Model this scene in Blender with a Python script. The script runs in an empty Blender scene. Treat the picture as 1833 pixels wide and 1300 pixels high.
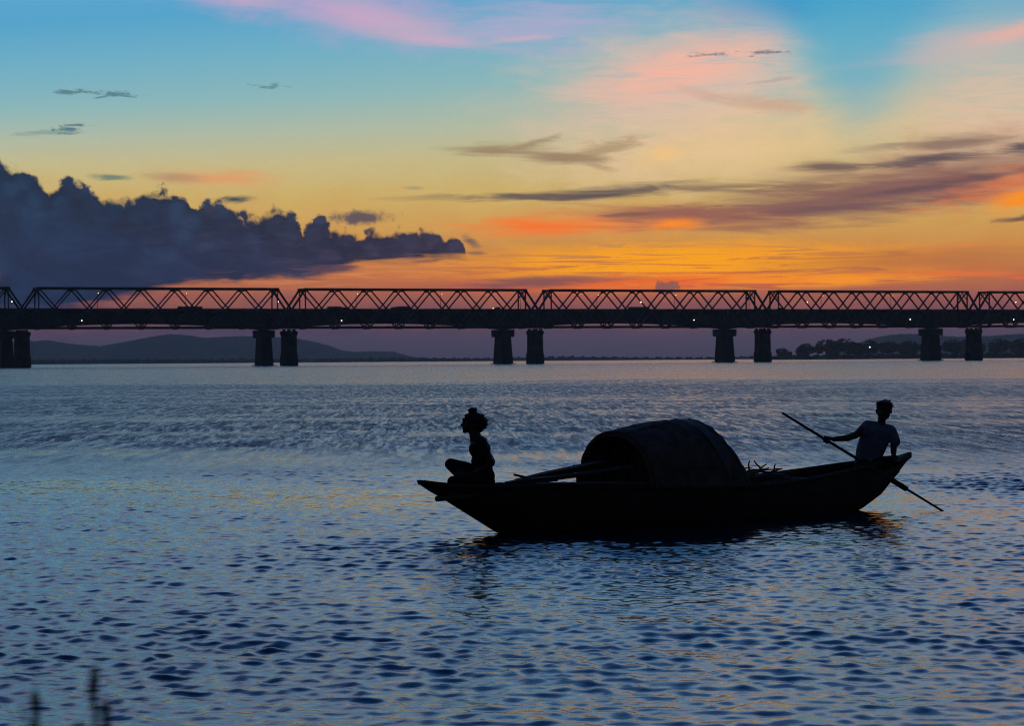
import bpy, bmesh, math, random
import numpy as np
from mathutils import Vector, Matrix

sc = bpy.context.scene
COL = sc.collection
R = math.radians

# ------------------------------------------------------------------ camera
CAM_H = 1.95
cam_data = bpy.data.cameras.new('camera')
cam = bpy.data.objects.new('camera', cam_data)
COL.objects.link(cam)
cam_data.sensor_width = 36.0
cam_data.lens = 85.43                      # 4350 px focal length on the 1833 px wide photograph
cam_data.clip_start = 0.1
cam_data.clip_end = 40000
cam_data.dof.use_dof = True
cam_data.dof.focus_distance = 29.0
cam_data.dof.aperture_fstop = 8.0
_roll, _pit = 0.0073, -5.5 / 4350
_r = Vector((math.cos(_roll), 0, -math.sin(_roll)))
_u0 = Vector((math.sin(_roll), 0, math.cos(_roll)))
_f = Vector((0, math.cos(_pit), 0)) + _u0 * math.sin(_pit)
_u = _u0 * math.cos(_pit) - Vector((0, 1, 0)) * math.sin(_pit)
cam.matrix_world = Matrix(((_r.x, _u.x, -_f.x, 0), (_r.y, _u.y, -_f.y, 0), (_r.z, _u.z, -_f.z, CAM_H), (0, 0, 0, 1)))
sc.camera = cam

# ------------------------------------------------------------------ colour management / sampling
sc.view_settings.view_transform = 'Standard'
sc.view_settings.look = 'None'
sc.view_settings.exposure = 0.0
sc.view_settings.gamma = 1.0
sc.view_settings.use_curve_mapping = False
sc.render.engine = 'CYCLES'
cy = sc.cycles
cy.use_denoising = True
cy.denoiser = 'OPENIMAGEDENOISE'
cy.denoising_input_passes = 'RGB_ALBEDO_NORMAL'
cy.denoising_prefilter = 'NONE'
cy.filter_width = 1.05
cy.max_bounces = 6
cy.glossy_bounces = 4
cy.volume_bounces = 1
cy.sample_clamp_indirect = 1.0
cy.caustics_reflective = False
cy.caustics_refractive = False

def lin(c):
    """sRGB 0-255 triple to linear RGBA"""
    o = []
    for v in c:
        v = v / 255.0
        o.append(v / 12.92 if v <= 0.04045 else ((v + 0.055) / 1.055) ** 2.4)
    return (o[0], o[1], o[2], 1.0)

# ------------------------------------------------------------------ small expression layer over shader nodes
class X:
    """wraps a shader socket so that node maths can be written as formulas"""
    def __init__(self, s): self.s = s
    def __add__(a, b): return mth('ADD', a, b)
    def __radd__(a, b): return mth('ADD', b, a)
    def __sub__(a, b): return mth('SUBTRACT', a, b)
    def __rsub__(a, b): return mth('SUBTRACT', b, a)
    def __mul__(a, b): return mth('MULTIPLY', a, b)
    def __rmul__(a, b): return mth('MULTIPLY', b, a)
    def __truediv__(a, b): return mth('DIVIDE', a, b)

NT = None
def plug(v, sock):
    if isinstance(v, X): NT.links.new(v.s, sock)
    else: sock.default_value = v
def mth(op, a, b=None, c=None, clamp=False):
    n = NT.nodes.new('ShaderNodeMath'); n.operation = op; n.use_clamp = clamp
    plug(a, n.inputs[0])
    if b is not None: plug(b, n.inputs[1])
    if c is not None: plug(c, n.inputs[2])
    return X(n.outputs[0])
def sstep(v, a, b, lo=0.0, hi=1.0, smooth=True):
    n = NT.nodes.new('ShaderNodeMapRange'); n.interpolation_type = 'SMOOTHSTEP' if smooth else 'LINEAR'
    plug(v, n.inputs['Value']); n.clamp = True
    if smooth and not isinstance(a, X) and not isinstance(b, X) and a > b:      # keep From Min < From Max
        a, b, lo, hi = b, a, hi, lo
    for k, q in (('From Min', a), ('From Max', b), ('To Min', lo), ('To Max', hi)):
        plug(q, n.inputs[k])
    return X(n.outputs['Result'])
def vec(x, y, z=0.0):
    n = NT.nodes.new('ShaderNodeCombineXYZ')
    plug(x, n.inputs[0]); plug(y, n.inputs[1]); plug(z, n.inputs[2])
    return X(n.outputs[0])
def noise(v, scale=1.0, detail=3.0, rough=0.5, dist=0.0):
    n = NT.nodes.new('ShaderNodeTexNoise'); n.noise_dimensions = '3D'
    plug(v, n.inputs['Vector'])
    n.inputs['Scale'].default_value = scale; n.inputs['Detail'].default_value = detail
    n.inputs['Roughness'].default_value = rough; n.inputs['Distortion'].default_value = dist
    return X(n.outputs[0])
def voro(v, scale, smooth=0.3, feature='SMOOTH_F1'):
    n = NT.nodes.new('ShaderNodeTexVoronoi'); n.feature = feature; n.voronoi_dimensions = '2D'
    plug(v, n.inputs['Vector']); n.inputs['Scale'].default_value = scale
    if feature == 'SMOOTH_F1': n.inputs['Smoothness'].default_value = smooth
    return X(n.outputs['Distance'])
def cmix(fac, a, b):
    n = NT.nodes.new('ShaderNodeMix'); n.data_type = 'RGBA'; n.clamp_factor = True
    plug(fac, n.inputs[0]); plug(a, n.inputs[6]); plug(b, n.inputs[7])
    return X(n.outputs[2])
def ramp(v, stops, interp='EASE'):
    n = NT.nodes.new('ShaderNodeValToRGB'); cr = n.color_ramp; cr.interpolation = interp
    while len(cr.elements) > 1: cr.elements.remove(cr.elements[-1])
    for i, (p, c) in enumerate(stops):
        e = cr.elements[0] if i == 0 else cr.elements.new(p)
        e.position = p; e.color = c
    plug(v, n.inputs[0])
    return X(n.outputs[0])
def curve(v, pts):
    n = NT.nodes.new('ShaderNodeFloatCurve'); cv = n.mapping.curves[0]
    plug(v, n.inputs['Value'])
    pts = sorted(pts)
    cv.points[0].location = pts[0]; cv.points[1].location = pts[-1]
    for p in pts[1:-1]: cv.points.new(*p)
    for p in cv.points: p.handle_type = 'VECTOR'
    n.mapping.extend = 'HORIZONTAL'; n.mapping.use_clip = False
    n.mapping.update()
    return X(n.outputs[0])

# ------------------------------------------------------------------ world: dusk sky with clouds, all by direction
# u, v are azimuth and elevation angles in units of 23 mrad (1.3 degrees); v = 0 is the horizon, u = 0 is north (+Y)
def sky():
    global NT
    w = bpy.data.worlds.new('World'); sc.world = w; w.use_nodes = True
    NT = w.node_tree; NT.nodes.clear()
    out = NT.nodes.new('ShaderNodeOutputWorld')
    tc = NT.nodes.new('ShaderNodeTexCoord'); sp = NT.nodes.new('ShaderNodeSeparateXYZ')
    NT.links.new(tc.outputs['Generated'], sp.inputs[0])
    x, y, z = X(sp.outputs[0]), X(sp.outputs[1]), X(sp.outputs[2])
    K = 43.5
    u = mth('ARCTAN2', x, y) * K
    v = mth('ARCSINE', z) * K
    def U(px, py): return (px - 916.5) / 100, (644.5 - (px - 916.5) * 0.0073 - py) / 100
    au = mth('ABSOLUTE', u - 3.0)                                   # angle from the azimuth where the sun went down
    P = vec(u, v, 0.0)
    def mapv(sx, sy, ox=0.0, oy=0.0, ang=0.0):
        n = NT.nodes.new('ShaderNodeMapping'); n.vector_type = 'POINT'
        plug(P, n.inputs['Vector']); n.inputs['Location'].default_value = (ox, oy, 0)
        n.inputs['Scale'].default_value = (sx, sy, 1); n.inputs['Rotation'].default_value = (0, 0, R(ang))
        return X(n.outputs[0])
    def nz(sx, sy, ox, detail=4, rough=0.55, dist=0.0, ang=0.0):
        r = noise(mapv(sx, sy, ox, ox * 0.7, ang), 1.0, detail, rough, dist)
        r.s.node.noise_dimensions = '2D'
        return r
    # --- clear sky
    warm = mth('MULTIPLY_ADD', sstep(u, 2.0, -12.0, 0.0, 0.95, False), sstep(v, 2.5, 5.0), v)
    g = ramp(mth('POWER', mth('MAXIMUM', warm, 0.0) / 70.0, 0.5), [(math.sqrt(p / 70), lin(c)) for p, c in SKY_STOPS], 'LINEAR')
    # sky darkens to dusk blue away from the sunset side
    g = cmix(sstep(au, 14.0, 70.0), g, ramp(mth('MAXIMUM', v, 0.0) / 70.0,
             [(0, lin((66, 64, 76))), (0.1, lin((54, 58, 74))), (0.35, lin((34, 42, 62))), (1, lin((24, 52, 96)))], 'LINEAR'))
    # cirrus carries on above the frame as broken pink bands
    band = nz(0.10, 0.33, 2.0, 3, 0.55, 0.5, 8)
    m = sstep(band, 0.44, 0.60) * sstep(v, 6.2, 8.5) * sstep(v, 22.0, 10.0) * sstep(au, 44.0, 14.0, 0.0, 0.68)
    g = cmix(m, g, lin((214, 208, 224)))
    g = cmix(sstep(v, -0.02, -0.6), g, lin((34, 36, 50)))
    plain = g
    # ---------- the low western sky with its named clouds
    n1 = nz(0.9, 2.6, 0.0, 5, 0.6, 0.3)
    n2 = nz(0.55, 6.0, 5.0, 6, 0.66, 0.4)
    n4 = nz(1.6, 9.0, 15.0, 4, 0.65, 0.5)
    n3 = nz(3.4, 3.4, 1.0, 6, 0.66, 0.3)
    n6 = nz(0.8, 1.7, 41.0, 5, 0.6, 0.6)
    n5 = nz(3.5, 14.0, 21.0, 3, 0.6, 0.3)
    layers = []                                                     # (bounds in sky units, function colour -> colour)
    class Blob:
        """soft elongated patch; its nodes are only made inside the sky zones that it touches"""
        def __init__(s, px, py, sx, sy, ang=0.0, wob=0.5, nn=n2, lo=1.0, hi=0.0, k=1.0):
            s.a = (px, py, sx, sy, ang, wob, nn, lo, hi, k); s.extra = []
            cu, cv = U(px, py); e = (lo + 0.62 * wob) / 100; a = R(ang)
            hx = e * math.hypot(sx * math.cos(a), sy * math.sin(a)); hy = e * math.hypot(sx * math.sin(a), sy * math.cos(a))
            s.box = (cu - hx, cu + hx, cv - hy, cv + hy)
        def __mul__(s, o): s.extra.append(o); return s
        def make(s):
            px, py, sx, sy, ang, wob, nn, lo, hi, k = s.a; cu, cv = U(px, py)
            n = NT.nodes.new('ShaderNodeMapping'); n.vector_type = 'TEXTURE'
            plug(P, n.inputs['Vector']); n.inputs['Location'].default_value = (cu, cv, 0)
            n.inputs['Scale'].default_value = (sx / 100, sy / 100, 1); n.inputs['Rotation'].default_value = (0, 0, R(ang))
            l = NT.nodes.new('ShaderNodeVectorMath'); l.operation = 'LENGTH'; NT.links.new(n.outputs[0], l.inputs[0])
            m = sstep(mth('MULTIPLY_ADD', nn, 2.0 * wob, X(l.outputs['Value'])), lo + wob, hi + wob, 0.0, k)
            for o in s.extra: m = m * o()
            return m
    def blob(*a, **k): return Blob(*a, **k)
    def lay(b, col): layers.append((b.box, lambda g: cmix(b.make(), g, lin(col))))
    def part(box, fn): layers.append((box, fn))
    BIG = (-99, 99, -99, 99)
    # uneven glow and the dull mauve low sky away from it
    part((-99, 1.5, -9, 1.6), lambda g: cmix(sstep(v, 1.6, 0.0) * sstep(u, 1.5, -5.5, 0.0, 0.75), g, lin((60, 50, 76))))
    part((-99, 99, 0.2, 4.5), lambda g: cmix(sstep(n1, 0.3, 0.7, 0.0, 0.22) * sstep(v, 4.5, 1.5) * sstep(v, 0.2, 1.2), g, lin((196, 116, 66))))
    # --- high pink cirrus fans and the blue shadow ray between them
    fan = nz(0.42, 3.2, 8.0, 5, 0.62, 0.6, -13)
    fib = nz(0.9, 13.0, 31.0, 4, 0.65, 0.8, -13)
    fan = mth('MULTIPLY_ADD', fib - 0.5, 0.45, fan)
    e1 = mth('MULTIPLY_ADD', n1 - 0.5, 0.35, mth('MULTIPLY_ADD', v, 0.342, u - 7.23))                      # right edge of the left fan
    ed1 = lambda: sstep(e1, 0.25, -0.7)
    m = blob(1250, 175, 460, 220, 8, 0.35, n1, 1.0, 0.1, 0.85) * ed1 * (lambda: sstep(fan, 0.25, 0.6, 0.45, 1.0))
    lay(m, (226, 192, 172))
    m = blob(1215, 130, 280, 75, 15, 0.35, fan, 1.0, 0.0, 0.95) * (lambda: sstep(e1, 0.1, -0.9)) * (lambda: sstep(fan, 0.3, 0.6, 0.25, 1.0))
    lay(m, (250, 182, 160))
    e2 = mth('MULTIPLY_ADD', v, -0.42, u - 4.76)                      # left edge of the right fan
    part((5.5, 17, 2.4, 6.7), lambda g: cmix(sstep(e2, -0.5, 1.6) * sstep(v, 6.7, 4.2) * sstep(v, 2.4, 3.8) * sstep(u, 17.0, 11.0) * sstep(fan, 0.2, 0.6, 0.35, 0.8), g, lin((230, 192, 164))))
    lay(blob(1480, 0, 300, 90, 0, 0.3, n1, 1.0, 0.0, 0.8), (24, 142, 200))
    lay(blob(1850, 62, 170, 22, 12, 0.5, fan, 1.0, 0.0, 0.75), (252, 174, 150))
    lay(blob(1720, 92, 250, 42, 10, 0.6, fan, 1.0, 0.1, 0.45), (225, 182, 176))
    m = blob(590, 8, 400, 90, -10, 0.5, n1, 1.0, 0.0, 0.85) * (lambda: sstep(fan, 0.25, 0.6, 0.4, 1.0))
    lay(m, (190, 164, 204))
    lay(blob(430, 5, 180, 26, -8, 0.6, fan, 1.0, 0.0, 0.5), (220, 172, 192))
    lay(blob(690, 42, 210, 42, -12, 0.6, fan, 1.0, 0.0, 0.55), (220, 172, 194))
    lay(blob(790, 76, 170, 14, -6, 0.5, n2, 1.0, 0.0, 0.7), (206, 172, 192))
    lay(blob(960, 48, 260, 70, 4, 0.6, n2, 1.0, 0.0, 0.6), (190, 172, 206))
    lay(blob(940, 72, 90, 9, 3, 0.4, n2, 1.0, 0.0, 0.6), (220, 176, 190))
    # --- warm veil in the middle right
    lay(blob(1350, 265, 480, 110, 4, 0.3, n1, 1.0, 0.0, 0.6), (238, 200, 138))
    lay(blob(1190, 276, 70, 30, 20, 0.4, n1, 1.0, 0.0, 0.5), (250, 198, 122))
    part((3.5, 9.5, 2.7, 9), lambda g: cmix(sstep(e1, -0.5, 0.6) * sstep(e2, 0.6, -0.6) * sstep(v, 2.9, 6.0, 0.0, 0.64), g, lin((84, 170, 202))))
    lay(blob(1375, 190, 130, 20, -8, 0.45, n4, 1.0, 0.1, 0.75), (204, 166, 142))
    lay(blob(1260, 172, 90, 14, -18, 0.45, n4, 1.0, 0.1, 0.5), (214, 172, 150))
    # --- golden streaks low over the bridge
    gs = nz(0.40, 11.0, 2.0, 6, 0.68, 0.8, 1.0)
    lay(blob(1230, 492, 700, 50, 1, 0.35, n2, 1.0, 0.0, 0.65), (226, 106, 46))
    m = blob(1230, 474, 520, 52, 0, 0.25, n1, 1.1, 0.3) * (lambda: sstep(gs, 0.38, 0.47))
    lay(m, (255, 164, 10))
    m = blob(1370, 501, 380, 18, 0, 0.3, n1, 1.1, 0.3, 0.95) * (lambda: sstep(gs, 0.38, 0.5))
    lay(m, (255, 152, 22))
    lay(blob(1120, 506, 420, 20, 1, 0.5, n4, 1.0, 0.0, 0.85), (236, 96, 40))
    m = blob(650, 484, 330, 38, 4, 0.3, n1, 1.0, 0.1, 0.85) * (lambda: sstep(gs, 0.40, 0.6))
    lay(m, (222, 132, 74))
    lay(blob(960, 506, 230, 17, 2, 0.55, n2, 1.0, 0.1, 0.85), (114, 74, 82))
    lay(blob(1700, 492, 230, 9, -1, 0.5, n4, 1.0, 0.1, 0.8), (232, 116, 50))
    lay(blob(1580, 470, 360, 30, 2, 0.5, gs, 1.0, 0.1, 0.5), (172, 102, 62))
    lay(blob(1812, 500, 30, 5, 0, 0.4, n4, 1.0, 0.1, 0.9), (230, 96, 64))
    lay(blob(1720, 443, 160, 7, 3, 0.5, n4, 1.0, 0.1, 0.5), (224, 130, 66))
    # --- long mauve cloud band on the right, lit orange from below
    lay(blob(1090, 398, 370, 40, 1, 0.55, n2, 1.0, 0.0, 0.9), (236, 138, 66))
    lay(blob(970, 406, 190, 22, 0, 0.6, n2, 1.0, 0.0, 0.97), (250, 120, 46))
    lay(blob(1700, 305, 480, 85, 7, 0.5, n1, 1.0, 0.0, 0.8), (170, 130, 106))
    lay(blob(1560, 352, 560, 58, 6, 0.55, n2, 1.0, 0.15, 0.97), (134, 94, 88))
    lay(blob(1240, 386, 300, 24, -2, 0.6, n2, 1.0, 0.1, 0.9), (152, 98, 84))
    lay(blob(1820, 330, 230, 40, 13, 0.8, n4, 1.0, 0.0, 0.7), (226, 118, 66))
    lay(blob(1836, 358, 105, 26, 12, 0.5, n2, 1.0, 0.1), (255, 146, 22))
    lay(blob(1212, 401, 70, 16, 2, 0.35, n4, 1.0, 0.0), (255, 142, 40))
    # --- thin dark lenses
    for (px, py, sx, sy, an, col, k) in (
        (950, 352, 290, 11, 1, (106, 92, 86), 0.95), (1120, 344, 200, 19, 4, (98, 84, 84), 0.97),
        (1270, 338, 160, 10, 1, (128, 104, 88), 0.9), (1440, 337, 170, 9, 2, (140, 108, 88), 0.8),
        (1130, 384, 90, 6, 2, (130, 92, 80), 0.8),
        (1700, 332, 280, 10, 8, (104, 80, 84), 0.8), (1500, 374, 260, 10, 5, (116, 84, 86), 0.75), (1600, 318, 170, 9, 6, (150, 108, 92), 0.7), (1480, 301, 110, 17, -2, (112, 90, 86), 0.9), (1655, 291, 150, 13, 5, (98, 82, 86), 0.95),
        (1690, 262, 150, 18, 3, (134, 110, 96), 0.85), (1825, 273, 60, 16, 4, (98, 82, 90), 0.95),
        (1815, 397, 72, 8, 3, (126, 84, 72), 0.95), (1580, 268, 100, 10, 4, (168, 146, 118), 0.7),
        (890, 268, 130, 17, 2, (150, 126, 96), 0.85), (1010, 283, 120, 16, -2, (148, 122, 96), 0.85),
        (1085, 266, 95, 22, 10, (166, 140, 108), 0.75), (960, 256, 75, 9, 14, (158, 134, 102), 0.75), (1075, 298, 44, 9, -14, (164, 138, 106), 0.6),
        (205, 321, 58, 8, -3, (98, 124, 114), 0.85), (425, 359, 46, 9, 0, (62, 78, 86), 1.0),
        (845, 433, 28, 11, -32, (116, 92, 86), 0.9), (855, 453, 30, 5, 0, (126, 92, 80), 0.7),
        (90, 246, 80, 7, 4, (112, 146, 144), 0.6), (1390, 148, 56, 5, 6, (176, 164, 162), 0.6), (742, 337, 26, 5, 0, (168, 154, 108), 0.8)):
        lay(blob(px, py, sx, sy, an, 0.75, n4 if sx < 100 else n2, 1.0, 0.1, k), col)
    # tiny broken scraps
    for (px, py, sx, sy, col) in ((135, 175, 44, 9, (92, 130, 140)), (215, 176, 66, 9, (88, 126, 136)), (490, 159, 46, 7, (100, 138, 146)), (136, 239, 40, 13, (84, 120, 130)),
                             (1375, 99, 44, 7, (124, 120, 138)), (1275, 101, 66, 6, (152, 142, 150))):
        lay(blob(px, py, sx, sy, 3, 1.5, n5, 0.75, 0.0, 0.95), col)
    lay(blob(400, 321, 160, 22, -2, 0.5, n2, 1.0, 0.0, 0.85), (228, 156, 102))
    lay(blob(320, 320, 80, 17, -3, 0.5, n2, 1.0, 0.0, 0.7), (176, 140, 108))
    lay(blob(648, 390, 74, 17, 2, 0.9, n3, 1.0, 0.2, 0.95), (92, 80, 88))
    # --- the dark cumulus bank
    def bank(g):
        t0, t1 = -2600.0, 900.0
        def prof(pts): return [((px - t0) / (t1 - t0), (650.0 - py) / 400.0) for px, py in pts]
        un = mth('MULTIPLY_ADD', u, 100 / (t1 - t0), (916.5 - t0) / (t1 - t0))
        warp = (n3 - 0.5) * 0.30
        Pw = NT.nodes.new('ShaderNodeVectorMath'); Pw.operation = 'ADD'; plug(P, Pw.inputs[0]); plug(warp, Pw.inputs[1]); Pw = X(Pw.outputs[0])
        top = curve(un, prof([(-2600, 560), (-2200, 470), (-1700, 430), (-1300, 360), (-900, 330), (-600, 300), (-300, 282), (-120, 300), (-40, 285), (10, 289), (26, 306), (60, 312), (82, 322), (90, 338), (104, 348), (112, 330), (130, 320), (150, 330),
            (170, 345), (186, 356), (205, 358), (236, 366), (250, 356), (262, 346), (300, 342), (338, 356), (356, 372), (372, 366), (410, 372), (430, 378), (446, 390), (470, 386), (498, 374),
            (520, 378), (534, 392), (545, 414), (556, 400), (575, 392), (594, 400), (608, 418), (640, 422), (668, 414), (700, 410), (716, 420), (745, 416), (775, 418), (800, 428), (822, 428), (834, 446), (840, 480), (900, 520)]))
        vs = mth('MULTIPLY_ADD', u, 0.0073, v)                            # elevation measured along the slightly tilted bank
        v_a = voro(Pw, 2.6, 0.35); v_b = voro(Pw, 6.5, 0.3)
        d = top * 4.0 - vs + 0.12 - v_a * 0.26 - v_b * 0.12 + (n3 - 0.5) * 0.16
        bot = curve(un, prof([(-2600, 600), (-1500, 590), (-400, 560), (0, 560), (120, 560), (250, 530), (340, 506), (420, 500), (500, 497), (580, 488), (640, 470), (740, 466), (830, 457), (860, 455), (900, 450)]))
        db = vs - bot * 4.0 + (n2 - 0.5) * 0.55 + n1 * 0.25 - 0.08
        mask = sstep(d, -0.03, sstep(n6, 0.35, 0.65, 0.04, 0.16)) * sstep(db, -0.14, 0.12, 0.0, 0.97)
        bc = cmix(sstep(u, -7.5, -0.5), lin((10, 48, 84)), lin((50, 50, 76)))
        bc = cmix(sstep(v, 2.1, 0.9, 0.0, 0.55), bc, lin((6, 32, 62)))
        bc = cmix(sstep(n6, 0.42, 0.60, 0.0, 0.45), bc, lin((0, 30, 58)))
        bc = cmix(sstep(v_a, 0.15, 0.55, 0.0, 0.5) * sstep(d, 1.1, 0.1), bc, lin((0, 24, 52)))
        bc = cmix(sstep(n6, 0.52, 0.34, 0.0, 0.2) * sstep(v_a, 0.5, 0.12) * sstep(u, 0.0, -3.0), bc, lin((42, 74, 104)))
        bc = cmix(sstep(n4, 0.52, 0.68, 0.0, 0.16) * sstep(u, -9.5, -3.0), bc, lin((96, 76, 86)))
        return cmix(mask, g, bc)
    part((-99, 0.1, 0.5, 3.9), bank)
    lay(blob(0, 490, 17, 42, 10, 0.8, n3, 1.0, 0.1, 0.8), (206, 140, 118))
    lay(blob(590, 483, 60, 12, 4, 0.7, n2, 1.0, 0.2, 0.9), (76, 60, 80))
    lay(blob(1193, 516, 26, 16, 0, 1.3, n3, 0.9, 0.6, 0.85), (128, 86, 86))
    # the sky is assembled zone by zone, so that each direction only works through the clouds near it; the rest is plain
    def zone(u0, u1, v0, v1):
        g = plain
        for (a, b, c, d), fn in layers:
            if a < u1 and b > u0 and c < v1 and d > v0: g = fn(g)
        bg = NT.nodes.new('ShaderNodeBackground'); NT.links.new(g.s, bg.inputs[0]); return bg
    def split(fac, lo, hi):
        mx = NT.nodes.new('ShaderNodeMixShader'); plug(fac, mx.inputs[0])
        NT.links.new(lo.outputs[0], mx.inputs[1]); NT.links.new(hi.outputs[0], mx.inputs[2]); return mx
    UA, UB, VA = -2.2, 3.4, 3.45
    gA, gB, gV = mth('GREATER_THAN', u, UA), mth('GREATER_THAN', u, UB), mth('GREATER_THAN', v, VA)
    cols = [split(gV, zone(a, b, -9, VA), zone(a, b, VA, 99)) for a, b in ((-99, UA), (UA, UB), (UB, 99))]
    detail = split(gB, split(gA, cols[0], cols[1]), cols[2])
    b0 = NT.nodes.new('ShaderNodeBackground'); NT.links.new(plain.s, b0.inputs[0])
    near = mth('LESS_THAN', mth('ABSOLUTE', u + 8.0), 28.0) * mth('LESS_THAN', mth('ABSOLUTE', v - 3.75), 3.85)
    NT.links.new(split(near, b0, detail).outputs[0], out.inputs[0])
    w.cycles.sampling_method = 'MANUAL'; w.cycles.sample_map_resolution = 512
SKY_STOPS = ((0.0, (48, 43, 64)), (0.45, (72, 54, 74)), (0.85, (122, 73, 80)), (1.15, (160, 90, 76)), (1.5, (190, 112, 66)),
    (1.9, (208, 140, 66)), (2.4, (210, 162, 86)), (3.0, (208, 178, 106)), (3.7, (200, 188, 138)), (4.4, (176, 188, 166)),
    (5.1, (142, 184, 186)), (5.9, (114, 176, 198)), (6.7, (86, 164, 204)), (8.0, (100, 172, 218)), (11.0, (100, 166, 220)),
    (18.0, (54, 114, 190)), (32.0, (24, 66, 130)), (70.0, (24, 52, 96)))
sky()

# ------------------------------------------------------------------ helpers
def mat(name, col, rough=0.7, var=0.25, scale=3.0, bump=0.0, bscale=20.0, spec=0.3, emit=None, estr=0.0):
    """procedural material: base colour (linear) broken up by noise, optional fine relief"""
    global NT
    m = bpy.data.materials.new(name); m.use_nodes = True
    NT = m.node_tree; NT.nodes.clear()
    o = NT.nodes.new('ShaderNodeOutputMaterial')
    if emit:
        e = NT.nodes.new('ShaderNodeEmission'); e.inputs[0].default_value = emit; e.inputs[1].default_value = estr
        NT.links.new(e.outputs[0], o.inputs[0]); return m
    p = NT.nodes.new('ShaderNodeBsdfPrincipled'); NT.links.new(p.outputs[0], o.inputs[0])
    tc = NT.nodes.new('ShaderNodeTexCoord')
    t = X(tc.outputs['Object'])
    n = noise(t, scale, 5, 0.6)
    c0 = tuple(c * (1 - var) for c in col[:3]) + (1,); c1 = tuple(min(1, c * (1 + var)) for c in col[:3]) + (1,)
    plug(ramp(n, [(0.3, c0), (0.7, c1)], 'LINEAR'), p.inputs['Base Color'])
    p.inputs['Roughness'].default_value = rough
    p.inputs['Specular IOR Level'].default_value = spec
    if bump:
        b = NT.nodes.new('ShaderNodeBump'); b.inputs['Strength'].default_value = bump; b.inputs['Distance'].default_value = 0.02
        plug(noise(t, bscale, 4, 0.6), b.inputs['Height']); NT.links.new(b.outputs[0], p.inputs['Normal'])
    return m

def mesh_of(name, verts, faces, m=None, smooth=False):
    me = bpy.data.meshes.new(name); me.from_pydata([tuple(v) for v in verts], [], faces)
    if m: me.materials.append(m)
    if smooth: me.polygons.foreach_set('use_smooth', [True] * len(me.polygons))
    me.update(); return me
def obj(name, me, parent=None, loc=None):
    o = bpy.data.objects.new(name, me); COL.objects.link(o)
    if parent: o.parent = parent
    if loc is not None: o.location = loc
    return o
def empty(name, loc=(0, 0, 0), rz=0.0):
    o = bpy.data.objects.new(name, None); COL.objects.link(o); o.location = loc; o.rotation_euler = (0, 0, rz); return o
def tag(o, label=None, cat=None, group=None, kind=None):
    if label: o['label'] = label
    if cat: o['category'] = cat
    if group: o['group'] = group
    if kind: o['kind'] = kind
    return o

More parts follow.
